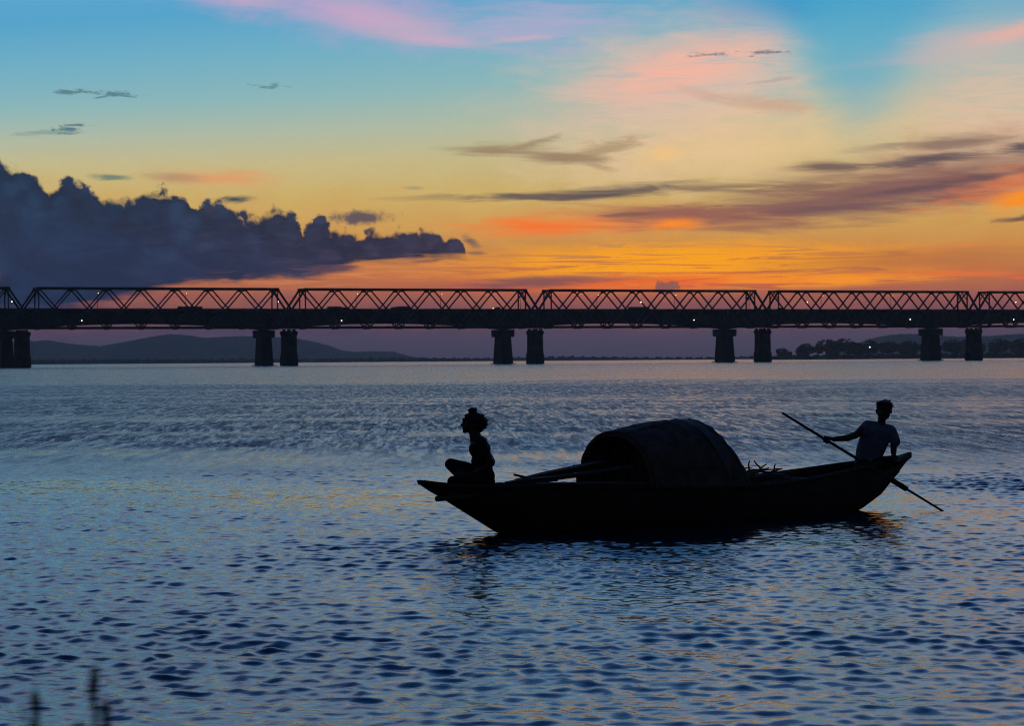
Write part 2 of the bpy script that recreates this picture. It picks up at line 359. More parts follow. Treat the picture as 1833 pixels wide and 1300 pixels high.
class MB:
    """collects simple solids, then becomes one mesh"""
    def __init__(s): s.v = []; s.f = []
    def add(s, v, f):
        k = len(s.v); s.v += [tuple(p) for p in v]; s.f += [tuple(i + k for i in q) for q in f]; return s
    def box(s, c, d):
        x, y, z = c; a, b, h = d[0] / 2, d[1] / 2, d[2] / 2
        return s.add([(x - a, y - b, z - h), (x + a, y - b, z - h), (x + a, y + b, z - h), (x - a, y + b, z - h),
                      (x - a, y - b, z + h), (x + a, y - b, z + h), (x + a, y + b, z + h), (x - a, y + b, z + h)],
                     [(0, 3, 2, 1), (4, 5, 6, 7), (0, 1, 5, 4), (1, 2, 6, 5), (2, 3, 7, 6), (3, 0, 4, 7)])
    def bar(s, p, q, w, h, up=(0, 1, 0)):
        p, q = Vector(p), Vector(q); d = (q - p).normalized(); a = Vector(up).cross(d)
        if a.length < 1e-4: a = Vector((1, 0, 0)).cross(d)
        a.normalize(); b = d.cross(a); a *= w / 2; b *= h / 2
        vs = [p - a - b, p + a - b, p + a + b, p - a + b, q - a - b, q + a - b, q + a + b, q - a + b]
        return s.add(vs, [(0, 3, 2, 1), (4, 5, 6, 7), (0, 1, 5, 4), (1, 2, 6, 5), (2, 3, 7, 6), (3, 0, 4, 7)])
    def tube(s, pts, rads, n=8, flat=1.0):
        pts = [Vector(p) for p in pts]
        if not hasattr(rads, '__len__'): rads = [rads] * len(pts)
        k = len(s.v); prev = None
        for i, p in enumerate(pts):
            d = (pts[min(i + 1, len(pts) - 1)] - pts[max(i - 1, 0)]).normalized()
            a = (prev - d * prev.dot(d)) if prev is not None else (Vector((0, 0, 1)) if abs(d.z) < 0.9 else Vector((1, 0, 0))).cross(d)
            a.normalize(); prev = a.copy(); b = d.cross(a)
            for j in range(n):
                t = 2 * math.pi * j / n
                s.v.append(tuple(p + a * (math.cos(t) * rads[i]) + b * (math.sin(t) * rads[i] * flat)))
        for i in range(len(pts) - 1):
            for j in range(n):
                s.f.append((k + i * n + j, k + i * n + (j + 1) % n, k + (i + 1) * n + (j + 1) % n, k + (i + 1) * n + j))
        s.f.append(tuple(k + j for j in range(n))[::-1]); s.f.append(tuple(k + (len(pts) - 1) * n + j for j in range(n)))
        return s
    def ball(s, c, r, nu=10, nv=7):
        if not hasattr(r, '__len__'): r = (r, r, r)
        k = len(s.v); c = Vector(c)
        s.v.append((c.x, c.y, c.z - r[2]))
        for i in range(1, nv):
            ph = -math.pi / 2 + math.pi * i / nv
            for j in range(nu):
                t = 2 * math.pi * j / nu
                s.v.append((c.x + r[0] * math.cos(ph) * math.cos(t), c.y + r[1] * math.cos(ph) * math.sin(t), c.z + r[2] * math.sin(ph)))
        s.v.append((c.x, c.y, c.z + r[2])); e = len(s.v) - 1
        for j in range(nu): s.f.append((k, k + 1 + (j + 1) % nu, k + 1 + j))
        for i in range(nv - 2):
            for j in range(nu):
                a = k + 1 + i * nu
                s.f.append((a + j, a + (j + 1) % nu, a + nu + (j + 1) % nu, a + nu + j))
        a = k + 1 + (nv - 2) * nu
        for j in range(nu): s.f.append((a + j, a + (j + 1) % nu, e))
        return s
    def loft(s, rings, caps=True):
        k = len(s.v); n = len(rings[0])
        for r in rings: s.v += [tuple(p) for p in r]
        for i in range(len(rings) - 1):
            for j in range(n):
                s.f.append((k + i * n + j, k + i * n + (j + 1) % n, k + (i + 1) * n + (j + 1) % n, k + (i + 1) * n + j))
        if caps:
            s.f.append(tuple(k + j for j in range(n))[::-1]); s.f.append(tuple(k + (len(rings) - 1) * n + j for j in range(n)))
        return s
    def mesh(s, name, m=None, smooth=False): return mesh_of(name, s.v, s.f, m, smooth)
    def build(s, name, m=None, parent=None, smooth=False): return obj(name, s.mesh(name, m, smooth), parent)

rng = random.Random(7)
nrg = np.random.default_rng(11)

# ------------------------------------------------------------------ river
def water_material():
    global NT
    m = bpy.data.materials.new('river_water'); m.use_nodes = True
    NT = m.node_tree; NT.nodes.clear()
    o = NT.nodes.new('ShaderNodeOutputMaterial'); p = NT.nodes.new('ShaderNodeBsdfPrincipled')
    NT.links.new(p.outputs[0], o.inputs[0])
    p.inputs['Base Color'].default_value = (0.006, 0.016, 0.026, 1)
    p.inputs['IOR'].default_value = 1.333
    at = NT.nodes.new('ShaderNodeAttribute'); at.attribute_name = 'ripple'
    geo = NT.nodes.new('ShaderNodeNewGeometry'); sp = NT.nodes.new('ShaderNodeSeparateXYZ')
    NT.links.new(geo.outputs['Position'], sp.inputs[0])
    px, py = X(sp.outputs[0]), X(sp.outputs[1])
    # relief finer than the modelled waves: capillary ripples near, short chop in the middle distance
    far = sstep(py, 36.0, 75.0)
    h = noise(vec(px * 7.0, py * 7.5, 0.0), 1.0, 2, 0.5, 0.3) * 0.28 + noise(vec(px * 1.3, py * 0.9, 4.0), 1.0, 3, 0.55, 0.4) * far * 2.6
    patch = noise(vec(px * 0.16, py * 0.055, 9.0), 1.0, 4, 0.6, 0.5)
    h = h * sstep(patch, 0.35, 0.62, 0.45, 1.25) * sstep(py, 250.0, 200.0, 0.25, 1.0)
    # wave groups: livelier and calmer spots drawn out along the wind
    grp = noise(vec(px * 3.6 + py * 0.13, py * 0.24 - px * 0.4, 2.0), 1.0, 5, 0.7, 1.2)
    plug(X(at.outputs['Fac']) * mth('MULTIPLY_ADD', sstep(grp, 0.32, 0.68, -0.55, 0.45), sstep(py, 34.0, 60.0), 1.0), p.inputs['Roughness'])
    b = NT.nodes.new('ShaderNodeBump'); b.inputs['Distance'].default_value = 0.03; b.inputs['Strength'].default_value = 0.5
    plug(h, b.inputs['Height']); NT.links.new(b.outputs[0], p.inputs['Normal'])
    return m

def make_river():
    # fine wedge of real waves in front of the bank, coarse calm sheet for the rest
    half = R(30.0)   # columns are close together towards the boat and the middle of the river, wider apart to the sides
    rs = [8.5]
    while rs[-1] < 9000:
        r = rs[-1]
        d = 0.034 if r < 40 else 0.034 + (r - 40) * 0.0028
        if r > 75: d = 0.132 + (r - 75) * 0.011
        rs.append(r + d)
    rs[-1] = 9000
    rs = np.array(rs); nr = len(rs)
    side = R(13.2) + (half - R(13.2)) * np.linspace(0, 1, 46)[1:] ** 1.6
    th = np.concatenate([-side[::-1], np.linspace(-R(13.2), R(13.2), 560), side]); nc = len(th)
    RR, TT = np.meshgrid(rs, th, indexing='ij')
    Xc, Yc = RR * np.sin(TT), RR * np.cos(TT)
    step = np.maximum(np.gradient(rs)[:, None], rs[:, None] * np.gradient(th)[None, :])
    Z = np.zeros_like(Xc); DX = np.zeros_like(Xc); DY = np.zeros_like(Xc)
    sub = np.zeros((nr, nc))
    # gusts: patches of livelier and calmer water
    gust = np.zeros_like(Xc)
    for L, a in ((60, .4), (34, .4), (21, .4), (12, .45), (6.5, .5), (3.6, .45)):
        for _ in range(2):
            t = nrg.uniform(0, 2 * math.pi); k = 2 * math.pi / L
            gust += a * np.sin(k * (Xc * math.cos(t) * 0.55 + Yc * math.sin(t)) + nrg.uniform(0, 6.28))
    gust = np.clip(1.0 + 0.24 * gust, 0.5, 1.6)
    # wind lane: beyond about 230 m the river is sheltered and calmer
    calm = 1.0 - 0.70 * np.clip((RR - 190 - 10 * np.sin(TT * 30)) / 40, 0, 1)
    amp = gust * calm
    # stirred water off the stern where the oar works, smoother water close under it, and a slick further out
    g2 = lambda x0, y0, sx, sy: np.exp(-((Xc - x0) / sx) ** 2 - ((Yc - y0) / sy) ** 2)
    amp = amp * (1 + 0.9 * g2(8.2, 37.0, 2.6, 3.2) - 0.25 * g2(5.4, 29.8, 1.5, 1.0))
    amp = amp * (1 - 0.22 * np.exp(-((Yc - 50.0 - 1.5 * np.sin(Xc * 0.25)) / 4.5) ** 2) - 0.3 * np.exp(-((Yc - 88.0 - 3 * np.sin(Xc * 0.11)) / 9.0) ** 2))
    N = 100
    near = rs < 600
    ni = int(near.sum())
    wd = R(-102)                                     # waves run towards the near bank and a little to the left
    for i in range(N):
        L = 0.095 * (3.0 / 0.095) ** ((i + nrg.uniform(0, 1)) / N)
        s = SLOPE * (math.exp(-0.5 * ((math.log(L / 0.205)) / 0.55) ** 2) + (0.16 if L > 1 else 0))
        spread = 0.70 if L < 1.0 else 0.45
        a = (wd if i % 4 else R(-66)) + nrg.normal(0, spread)
        k = 2 * math.pi / L; A = s / k
        f = np.clip((L / step[:ni] - 2.0) / 1.5, 0, 1)
        sub += np.vstack([(1 - f) * s * s / 2, np.full((nr - ni, nc), s * s / 2)])
        ph = k * (Xc[:ni] * math.cos(a) + Yc[:ni] * math.sin(a)) + nrg.uniform(0, 6.28)
        w = amp[:ni] * f
        Z[:ni] += A * w * np.cos(ph)
        q = -0.75 * A * w * np.sin(ph)
        DX[:ni] += q * math.cos(a); DY[:ni] += q * math.sin(a)
    ripple = np.clip(np.sqrt(np.sqrt(2 * sub * (amp * 0.9) ** 2)) , 0.02, 0.42) 
    ripple = np.broadcast_to(ripple, Xc.shape)
    V = np.stack([Xc + DX, Yc + DY, Z], -1).reshape(-1, 3)
    idx = np.arange(nr * nc).reshape(nr, nc)
    Q = np.stack([idx[:-1, :-1], idx[:-1, 1:], idx[1:, 1:], idx[1:, :-1]], -1).reshape(-1, 4)[:, ::-1]
    # coarse remainder
    ev = []; ef = []; k0 = len(V)
    rr = [0.0, 8.5, 60, 300, 1500, 9000]
    aa = np.linspace(half, 2 * math.pi - half, 49)
    for r in rr[1:]:
        for a in aa: ev.append((r * math.sin(a), r * math.cos(a), 0.0))
    for i in range(len(rr) - 2):
        for j in range(len(aa) - 1):
            p = k0 + i * len(aa) + j
            ef.append((p, p + 1, p + 1 + len(aa), p + len(aa)))
    ev.append((0, 0, 0)); c = k0 + len(ev) - 1
    tri = [(c, k0 + j, k0 + j + 1) for j in range(len(aa) - 1)] + [(c, k0 + len(aa) - 1, k0)]
    allv = np.vstack([V, np.array(ev)])
    quads = np.vstack([Q, np.array(ef)[:, ::-1]])
    me = bpy.data.meshes.new('river')
    nq, nt = len(quads), len(tri)
    me.vertices.add(len(allv)); me.vertices.foreach_set('co', allv.astype(np.float32).ravel())
    me.loops.add(nq * 4 + nt * 3)
    me.loops.foreach_set('vertex_index', np.concatenate([quads.ravel(), np.array(tri).ravel()]).astype(np.int32))
    me.polygons.add(nq + nt)
    me.polygons.foreach_set('loop_start', np.concatenate([np.arange(nq) * 4, nq * 4 + np.arange(nt) * 3]).astype(np.int32))
    me.update(calc_edges=True); me.validate()
    me.polygons.foreach_set('use_smooth', np.ones(len(me.polygons), dtype=bool))
    at = me.attributes.new('ripple', 'FLOAT', 'POINT')
    at.data.foreach_set('value', np.concatenate([ripple.ravel(), np.full(len(ev), 0.3)]).astype(np.float32))
    me.materials.append(water_material())
    # normals must face up
    if me.polygons[0].normal.z < 0: me.flip_normals()
    return tag(obj('river', me), kind='structure')
SLOPE = 0.033
make_river()

# ------------------------------------------------------------------ near bank below the camera, far hills and shore
M_earth = mat('bank_earth', (0.10, 0.08, 0.055), 0.95, 0.35, 2.0, 0.4)
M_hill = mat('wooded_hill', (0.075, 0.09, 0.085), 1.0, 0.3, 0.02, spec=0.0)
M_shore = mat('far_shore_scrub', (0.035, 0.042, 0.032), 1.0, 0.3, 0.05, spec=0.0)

def make_bank():
    v = []; f = []; nx, ny = 41, 25
    for j in range(ny):
        y = -14 + 21.5 * j / (ny - 1)
        for i in range(nx):
            x = -20 + 40 * i / (nx - 1)
            t = min(1, max(0, (y + 0.5) / 7.4)); z = 0.62 - 0.95 * t * t * (3 - 2 * t)
            z += 0.05 * math.sin(x * 1.7 + y) + 0.04 * math.sin(x * 0.6 - y * 1.3) + rng.uniform(-0.02, 0.02)
            v.append((x, y, z))
    for j in range(ny - 1):
        for i in range(nx - 1):
            p = j * nx + i; f.append((p, p + 1, p + nx + 1, p + nx))
    tag(obj('river_bank', mesh_of('river_bank', v, f, M_earth, True)), kind='structure')
make_bank()

FPX = 4350.0
def hor(px): return 644.5 - (px - 916.5) * 0.0073
def ridge(name, prof, dist, depth, m, bump, seed, step=4.0, foot=None):
    """land whose skyline has the given (bearing, height) profile; bearings in 0.23 mrad steps"""
    r2 = random.Random(seed); v = []; f = []
    xs = np.arange(prof[0][0], prof[-1][0] + step, step)
    hs = np.interp(xs, [p[0] for p in prof], [p[1] for p in prof])
    rows = [(-1.0, 0.0), (-0.93, 0.07), (-0.7, 0.35), (-0.4, 0.72), (-0.15, 0.95), (0, 1.0), (0.3, 0.8), (1.0, 0.0)]
    ph = [r2.uniform(0, 6.28) for _ in range(6)]
    for kx, (px, y) in enumerate(zip(xs, hs)):
        top = max(0.5, (hor(px) - y) / FPX * dist + CAM_H)
        jit = bump * (0.5 * math.sin(px * 0.33 + ph[0]) + 0.4 * math.sin(px * 0.71 + ph[1]) + r2.uniform(-0.6, 0.6))
        a = math.atan((px - 916.5) / FPX)
        for (q, h) in rows:
            d = dist + q * depth
            z = h * (top + jit * (0.3 + h)) + (r2.uniform(-0.5, 0.5) * bump * (h > 0.1) if h < 1 else 0) - (1.0 if h == 0 else 0)
            v.append((d * math.tan(a), d, z))
    n = len(rows)
    for i in range(len(xs) - 1):
        for j in range(n - 1):
            p = i * n + j; f.append((p, p + n, p + n + 1, p + 1))
    return tag(obj(name, mesh_of(name, v, f, m, True)), kind='structure')
ridge('hills', [(-900, 645), (-700, 618), (-500, 600), (-250, 612), (-100, 606), (0, 611), (61, 611), (85, 609), (122, 615), (150, 618), (177, 620), (220, 613), (260, 605), (290, 600), (306, 598), (336, 600), (367, 605),
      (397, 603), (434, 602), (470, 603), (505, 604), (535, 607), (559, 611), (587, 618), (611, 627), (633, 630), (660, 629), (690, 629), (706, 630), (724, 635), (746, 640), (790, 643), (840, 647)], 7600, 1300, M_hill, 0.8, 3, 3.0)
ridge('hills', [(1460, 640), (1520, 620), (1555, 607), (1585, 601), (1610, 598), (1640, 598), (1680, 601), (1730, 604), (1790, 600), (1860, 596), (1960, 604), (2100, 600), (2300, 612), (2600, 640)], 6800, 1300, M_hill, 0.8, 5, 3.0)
ridge('far_shore', [(-400, 645), (500, 643), (640, 642), (720, 641), (760, 641), (800, 641.5), (880, 641), (960, 639), (1010, 638), (1060, 639), (1150, 640), (1250, 640), (1330, 638), (1400, 638), (1500, 637)], 4300, 260, M_shore, 1.3, 9, 2.0)
ridge('shore_land', [(1360, 641.5), (1385, 640), (1395, 637), (1450, 636), (1600, 634), (1850, 632), (2300, 632)], 2750, 180, M_shore, 1.0, 12, 2.0)

# ------------------------------------------------------------------ trees on the right shore
M_leaf = mat('tree_foliage', (0.045, 0.06, 0.035), 0.9, 0.4, 0.15, spec=0.1)
M_bark = mat('tree_bark', (0.08, 0.065, 0.05), 0.95, 0.3, 0.5)
def make_tree(px, half_px, top_y, dist, label, seed):
    r2 = random.Random(seed); a = math.atan((px - 916.5) / FPX)
    x, y = dist * math.tan(a), dist
    h = (hor(px) - top_y) / FPX * dist + CAM_H; w = half_px / FPX * dist
    base = 1.0
    t = empty('shore_tree', (x, y, base)); h -= base
    tr = MB().tube([(0, 0, -1.2), (0.2, 0, h * 0.2), (-0.1, 0.1, h * 0.45), (0.3, 0, h * 0.7)], [h * 0.035, h * 0.028, h * 0.02, h * 0.01], 7)
    for _ in range(6):
        q = r2.uniform(0, 6.28); z0 = r2.uniform(0.2, 0.5) * h
        tr.tube([(0, 0, z0), (math.cos(q) * w * 0.4, math.sin(q) * w * 0.4, z0 + h * 0.16), (math.cos(q) * w * 0.7, math.sin(q) * w * 0.7, z0 + h * 0.27)], [h * 0.014, h * 0.009, h * 0.004], 5)
    tr.build('trunk', M_bark, t)
    # crown: leaf clumps scattered through several overlapping boughs
    lobes = [(0, 0, h * 0.66, w * 0.72, h * 0.33)]
    for k in range(8):
        q = r2.uniform(0, 6.28); d = w * r2.uniform(0.35, 0.62)
        lobes.append((math.cos(q) * d, math.sin(q) * d, h * r2.uniform(0.34, 0.7), w * r2.uniform(0.28, 0.45), h * r2.uniform(0.16, 0.26)))
    v = []; f = []
    for i in range(3200):
        lx, ly, lz, lw, lh = lobes[min(int(r2.random() ** 1.0 * len(lobes)), len(lobes) - 1)]
        while True:
            p = Vector((r2.uniform(-1, 1), r2.uniform(-1, 1), r2.uniform(-1, 1)))
            if 0.3 < p.length < 1: break
        p = p.normalized() * (p.length ** 0.45)
        c = Vector((lx + p.x * lw, ly + p.y * lw, max(h * 0.08, lz + p.z * lh)))
        s = r2.uniform(0.5, 1.25) * max(h, w) / 17
        e1 = Vector((r2.uniform(-1, 1), r2.uniform(-1, 1), r2.uniform(-1, 1))).normalized(); e2 = e1.orthogonal().normalized()
        k = len(v); v += [c - e1 * s, c + e2 * s * 0.7, c + e1 * s, c - e2 * s * 0.7]; f.append((k, k + 1, k + 2, k + 3))
    obj('crown', mesh_of('crown', v, f, M_leaf), t)
    return tag(t, label, 'tree', 'trees along the right shore')
_tl = ['low round bushy tree at the left end of the right shore treeline', 'thin spindly tree in the gap beside the low round tree', 'squat flat topped tree second in the right shore treeline',
       'broad domed tree left of the far shore lamp', 'domed dark tree just left of the tree with the shore lamp', 'small dipping tree between two domed shore trees',
       'dark shore tree with the white lamp glowing in front of it', 'dark tree right of the white shore lamp', 'rounded tree midway between shore lamp and broad right hand pier',
       'dark tree behind the broad pier shaft at right', 'dark tree between the two rightmost piers', 'dark tree behind the rightmost slender pier', 'dark tree just right of the rightmost pier', 'tree at the right edge of the picture on the shore']
for i, (px, hw, ty) in enumerate(((1401, 14, 623), (1414, 5, 629), (1443, 20, 614.5), (1480, 27, 607), (1512, 27, 605.5), (1537, 13, 613), (1558, 20, 609), (1592, 23, 611), (1627, 25, 609),
                                  (1665, 24, 610), (1705, 25, 607), (1745, 25, 606), (1788, 27, 606), (1830, 27, 605))):
    make_tree(px, hw, ty, 2600 + (i % 3) * 25, _tl[i], 40 + i)

# ------------------------------------------------------------------ the bridges
TH = R(21.81)
BO = (0.0, 1193.0, 0.0)
PIER0, PITCH = 12.3, 126.0
M_steel = mat('bridge_steel', (0.035, 0.035, 0.036), 0.75, 0.25, 0.3, spec=0.2)
M_masonry = mat('pier_masonry', (0.055, 0.052, 0.047), 0.95, 0.3, 0.25, 0.3, 1.0, spec=0.1)
M_conc = mat('girder_concrete', (0.06, 0.06, 0.058), 0.95, 0.2, 0.15, spec=0.1)
M_asphalt = mat('bridge_asphalt', (0.045, 0.045, 0.045), 0.95, 0.2, 0.5)

truss_bridge = tag(empty('truss_bridge', BO, TH), 'dark steel lattice truss bridge on round ended masonry piers across the river', 'bridge')
conc_bridge = tag(empty('concrete_bridge', BO, TH), 'concrete girder road bridge with arched soffit and hammerhead piers behind the truss bridge', 'bridge')

def stadium(cx, cy, w, l, z, n=8):
    """round ended plan outline; w along the bridge, l across it"""
    pts = []; r = w / 2; s = l / 2 - r
    for i in range(n + 1): t = math.pi * i / n; pts.append((cx + r * math.cos(t), cy + s + r * math.sin(t), z))
    for i in range(n + 1): t = math.pi + math.pi * i / n; pts.append((cx + r * math.cos(t), cy - s + r * math.sin(t), z))
    return pts
def rect(cx, cy, w, l, z, c=0.35):
    a, b = w / 2, l / 2
    return [(cx - a + c, cy - b, z), (cx + a - c, cy - b, z), (cx + a, cy - b + c, z), (cx + a, cy + b - c, z), (cx + a - c, cy + b, z), (cx - a + c, cy + b, z), (cx - a, cy + b - c, z), (cx - a, cy - b + c, z)]

shaft_me = MB().loft([stadium(0, 0, 7.6, 11.4, -3), stadium(0, 0, 7.6, 11.4, 4.2), stadium(0, 0, 7.2, 11.0, 4.6), stadium(0, 0, 6.6, 10.4, 6.2), stadium(0, 0, 6.4, 10.2, 14.4)]).mesh('pier', M_masonry)
cap_me = MB().loft([stadium(0, 0, 6.5, 10.3, 14.2), stadium(0, 0, 7.3, 11.1, 14.8), stadium(0, 0, 7.3, 11.1, 15.9), stadium(0, 0, 6.9, 10.7, 16.3)]).mesh('pier_cap', M_masonry)
bear_me = MB().box((0, 0, 16.75), (1.3, 1.3, 0.9)).mesh('bearing', M_steel)
hshaft_me = MB().loft([rect(0, 0, 6.4, 12.6, -3), rect(0, 0, 6.3, 12.5, 0.3), rect(0, 0, 5.0, 10.6, 13.8)]).mesh('pier', M_conc)
hcap_me = MB().loft([rect(0, 0, 7.0, 13.4, 13.6), rect(0, 0, 7.4, 13.8, 13.9), rect(0, 0, 7.6, 14.0, 17.3)]).mesh('pier_cap', M_conc)
foot_me = MB().loft([rect(0, 0, 8.2, 15.0, -3), rect(0, 0, 8.2, 15.0, 0.35)]).mesh('pier_footing', M_conc)
PB = 43.0
for i in range(-3, 4):
    a = PIER0 + PITCH * i
    p = obj('pier', shaft_me, truss_bridge, (a, 0, 0)); obj('pier_cap', cap_me, p)
    for sx in (-1.2, 1.2):
        for sy in (-4.7, 4.7): obj('bearing', bear_me, p, (sx, sy * 0.9, 0))
    h = obj('pier', hshaft_me, conc_bridge, (a, PB, 0)); obj('pier_cap', hcap_me, h); obj('pier_footing', foot_me, h)

# one truss span: every member its own mesh, shared between the spans
ZB, ZT, ZM = 18.0, 36.2, 27.1
E0, PAN = 6.85, (126.0 - 13.7) / 7
def span_members():
    out = []
    nod = [E0 + PAN * k for k in range(8)]; LEN = 126.0
    for sy in (-4.7, 4.7):
        out.append(('top_chord', MB().bar((E0 - 0.7, sy, ZT), (LEN - E0 + 0.7, sy, ZT), 1.0, 1.45)))
        out.append(('bottom_chord', MB().bar((0.35, sy, ZB), (LEN - 0.35, sy, ZB), 1.0, 2.0)))
        out.append(('road_girder', MB().bar((0.4, sy, 26.6), (LEN - 0.4, sy, 26.6), 0.5, 0.9)))
        for k in range(7):
            out.append(('diagonal', MB().bar((nod[k], sy - 0.12, ZT), (nod[k + 1], sy - 0.12, ZB), 0.5, 0.98)))
            out.append(('diagonal', MB().bar((nod[k], sy + 0.14, ZB), (nod[k + 1], sy + 0.14, ZT), 0.5, 0.98)))
        for (xe, xn) in ((0.55, nod[0]), (LEN - 0.55, nod[7])):
            out.append(('end_post', MB().bar((xn, sy, ZT), (xe, sy, ZM), 0.8, 1.1)))
            out.append(('end_post', MB().bar((xe, sy, ZM + 0.2), (xe, sy, ZB), 0.7, 0.8)))
            out.append(('diagonal', MB().bar((xe, sy + 0.05, ZM), (xn, sy + 0.05, ZB), 0.5, 0.95)))
            out.append(('vertical_post', MB().bar((xn, sy, ZB), (xn, sy, ZT), 0.5, 0.75)))
        for k in range(1, 7):
            out.append(('hanger', MB().bar((nod[k], sy, ZB), (nod[k], sy, ZM), 0.35, 0.45)))
        for k in range(8):                                     # gusset plates where members meet
            out.append(('gusset_plate', MB().box((nod[k], sy, ZT - 0.75), (2.2, 0.5, 1.0))))
    for k in range(8):
        out.append(('cross_strut', MB().bar((nod[k], -4.6, ZT + 0.1), (nod[k], 4.6, ZT + 0.1), 0.5, 0.6, (0, 0, 1))))
        if k < 7:
            out.append(('cross_strut', MB().bar((nod[k], -4.6, ZT), (nod[k + 1], 4.6, ZT), 0.3, 0.3, (0, 0, 1))))
    # portal sway frames at both ends
    for x in (nod[0], nod[7]):
        out.append(('portal_brace', MB().bar((x, -4.6, ZT - 4.5), (x, 0, ZT - 0.5), 0.35, 0.4, (1, 0, 0)).bar((x, 0, ZT - 0.5), (x, 4.6, ZT - 4.5), 0.35, 0.4, (1, 0, 0))))
    return [(n, m.mesh(n, M_steel)) for n, m in out]
members = span_members()
floor_me = MB()
floor_me.box((63, 0, 17.9), (124.6, 8.2, 0.5))
for sy in (-2.4, -0.9, 0.9, 2.4): floor_me.box((63, sy, 18.35), (124.6, 0.25, 0.5))
for k in range(8): floor_me.box((E0 + PAN * k, 0, 17.5), (0.6, 8.6, 0.7))
floor_me = floor_me.mesh('truss_span', M_steel)
for i in range(-3, 3):
    s = obj('truss_span', floor_me, truss_bridge, (PIER0 + PITCH * i, 0, 0))
    for n, me in members: obj(n, me, s)

# concrete girder spans: haunched box under a wide slab, railings on both sides
def girder_mesh():
    b = MB(); N = 28; rings = []
    for k in range(N + 1):
        t = k / N; x = 126 * t; q = abs(2 * t - 1)
        zs = 20.5 - 3.2 * q ** 2.0
        x = min(max(x, 0.06), 125.94)
        rings.append([(x, -3.2, zs), (x, 3.2, zs), (x, 3.9, 25.9), (x, 6.0, 26.45), (x, 6.0, 26.9), (x, -6.0, 26.9), (x, -6.0, 26.45), (x, -3.9, 25.9)])
    b.loft(rings)
    return b.mesh('girder', M_conc)
g_me = girder_mesh()
par_me = MB().box((63, 0, 27.3), (125.9, 0.25, 0.8)).mesh('parapet', M_conc)
rail_me = MB().bar((0.1, 0, 28.0), (125.9, 0, 28.0), 0.12, 0.14)
for k in range(64): rail_me.box((0.6 + 1.98 * k, 0, 27.85), (0.16, 0.16, 0.3))
rail_me = rail_me.mesh('railing', M_steel)
road_me = MB().box((63, 0, 26.93), (125.9, 9.0, 0.052)).mesh('roadway', M_asphalt)
for i in range(-3, 3):
    g = obj('girder', g_me, conc_bridge, (PIER0 + PITCH * i, PB, 0))
    obj('roadway', road_me, g)
    for sy in (-5.7, 5.7): obj('parapet', par_me, g, (0, sy, 0)); obj('railing', rail_me, g, (0, sy, 0))

def bpt(a, b, z):
    return (BO[0] + a * math.cos(TH) - b * math.sin(TH), BO[1] + a * math.sin(TH) + b * math.cos(TH), z)
def along(px, b):
    """distance along the bridge, b metres across it, at which the bearing of px is met"""
    t = (px - 916.5) / FPX
    # (a c - b s) = t (1193 + a s + b c)
    c, s = math.cos(TH), math.sin(TH)
    return (t * (1193 + b * c) + b * s) / (c - t * s)

# street lamps on the road bridge (warm), working lamps on the truss (white)
M_warm = mat('lamp_warm', None, emit=(1.0, 0.42, 0.16, 1), estr=3.0)
M_white = mat('lamp_white', None, emit=(1.0, 0.95, 0.62, 1), estr=4.5)
M_cool = mat('lamp_cool', None, emit=(0.72, 0.72, 1.0, 1), estr=3.0)
lp_me = MB().tube([(0, 0, 0), (0, 0, 4), (0, 0, 7.6), (0, -0.5, 8.3), (0, -1.7, 8.5)], [0.13, 0.11, 0.08, 0.07, 0.06], 6).mesh('post', M_steel)
lh_me = MB().box((0, -2.0, 8.5), (0.42, 0.9, 0.16)).mesh('lamp_head', M_steel)
lb_me = MB().ball((0, -2.0, 8.28), (0.28, 0.36, 0.20)).mesh('bulb', M_warm)
spots = [22, 177, 335, 490, 641, 792, 935, 1072, 1211, 1345, 1474, 1598, 1720]
words = ['at the far left edge', 'over the left part of the leftmost full span', 'right of the middle of the leftmost full span', 'at the right end of the leftmost full span',
         'over the left part of the second full span', 'right of the middle of the second full span', 'at the right end of the second full span', 'over the left part of the third full span', 'right of the middle of the third full span',
         'at the right end of the third full span', 'over the left part of the fourth full span', 'right of the middle of the fourth full span', 'at the right end of the fourth full span']
lit = {22, 177, 335, 490, 641, 792, 1072, 1211, 1474, 1598, 1720}
M_off = mat('lamp_glass_unlit', (0.3, 0.3, 0.3), 0.3)
lbo_me = MB().ball((0, -2.0, 8.28), (0.28, 0.36, 0.20)).mesh('bulb', M_off)
for px, wd_ in zip(spots, words):
    a = along(px, PB - 7.3)
    t = empty('street_lamp', bpt(a, PB - 5.15, 26.9), TH)
    obj('post', lp_me, t); h = obj('lamp_head', lh_me, t); obj('bulb', lb_me if px in lit else lbo_me, h)
    tag(t, ('lit orange' if px in lit else 'unlit') + ' road lamp ' + wd_, 'street lamp', 'street lamps on the road bridge')
wl_arm = MB().bar((0, 0, 0), (0, -0.9, 0), 0.12, 0.12, (0, 0, 1)).mesh('bracket', M_steel)
wl_cap = MB().loft([[(0.34 * math.cos(t * 0.785), -1.0 + 0.34 * math.sin(t * 0.785), 0.28) for t in range(8)], [(0.12 * math.cos(t * 0.785), -1.0 + 0.12 * math.sin(t * 0.785), 0.5) for t in range(8)]]).mesh('lamp_hood', M_steel)
wl_b = {k: MB().ball((0, -1.0, 0.0), 0.23).mesh('bulb', m) for k, m in (('w', M_white), ('c', M_cool))}
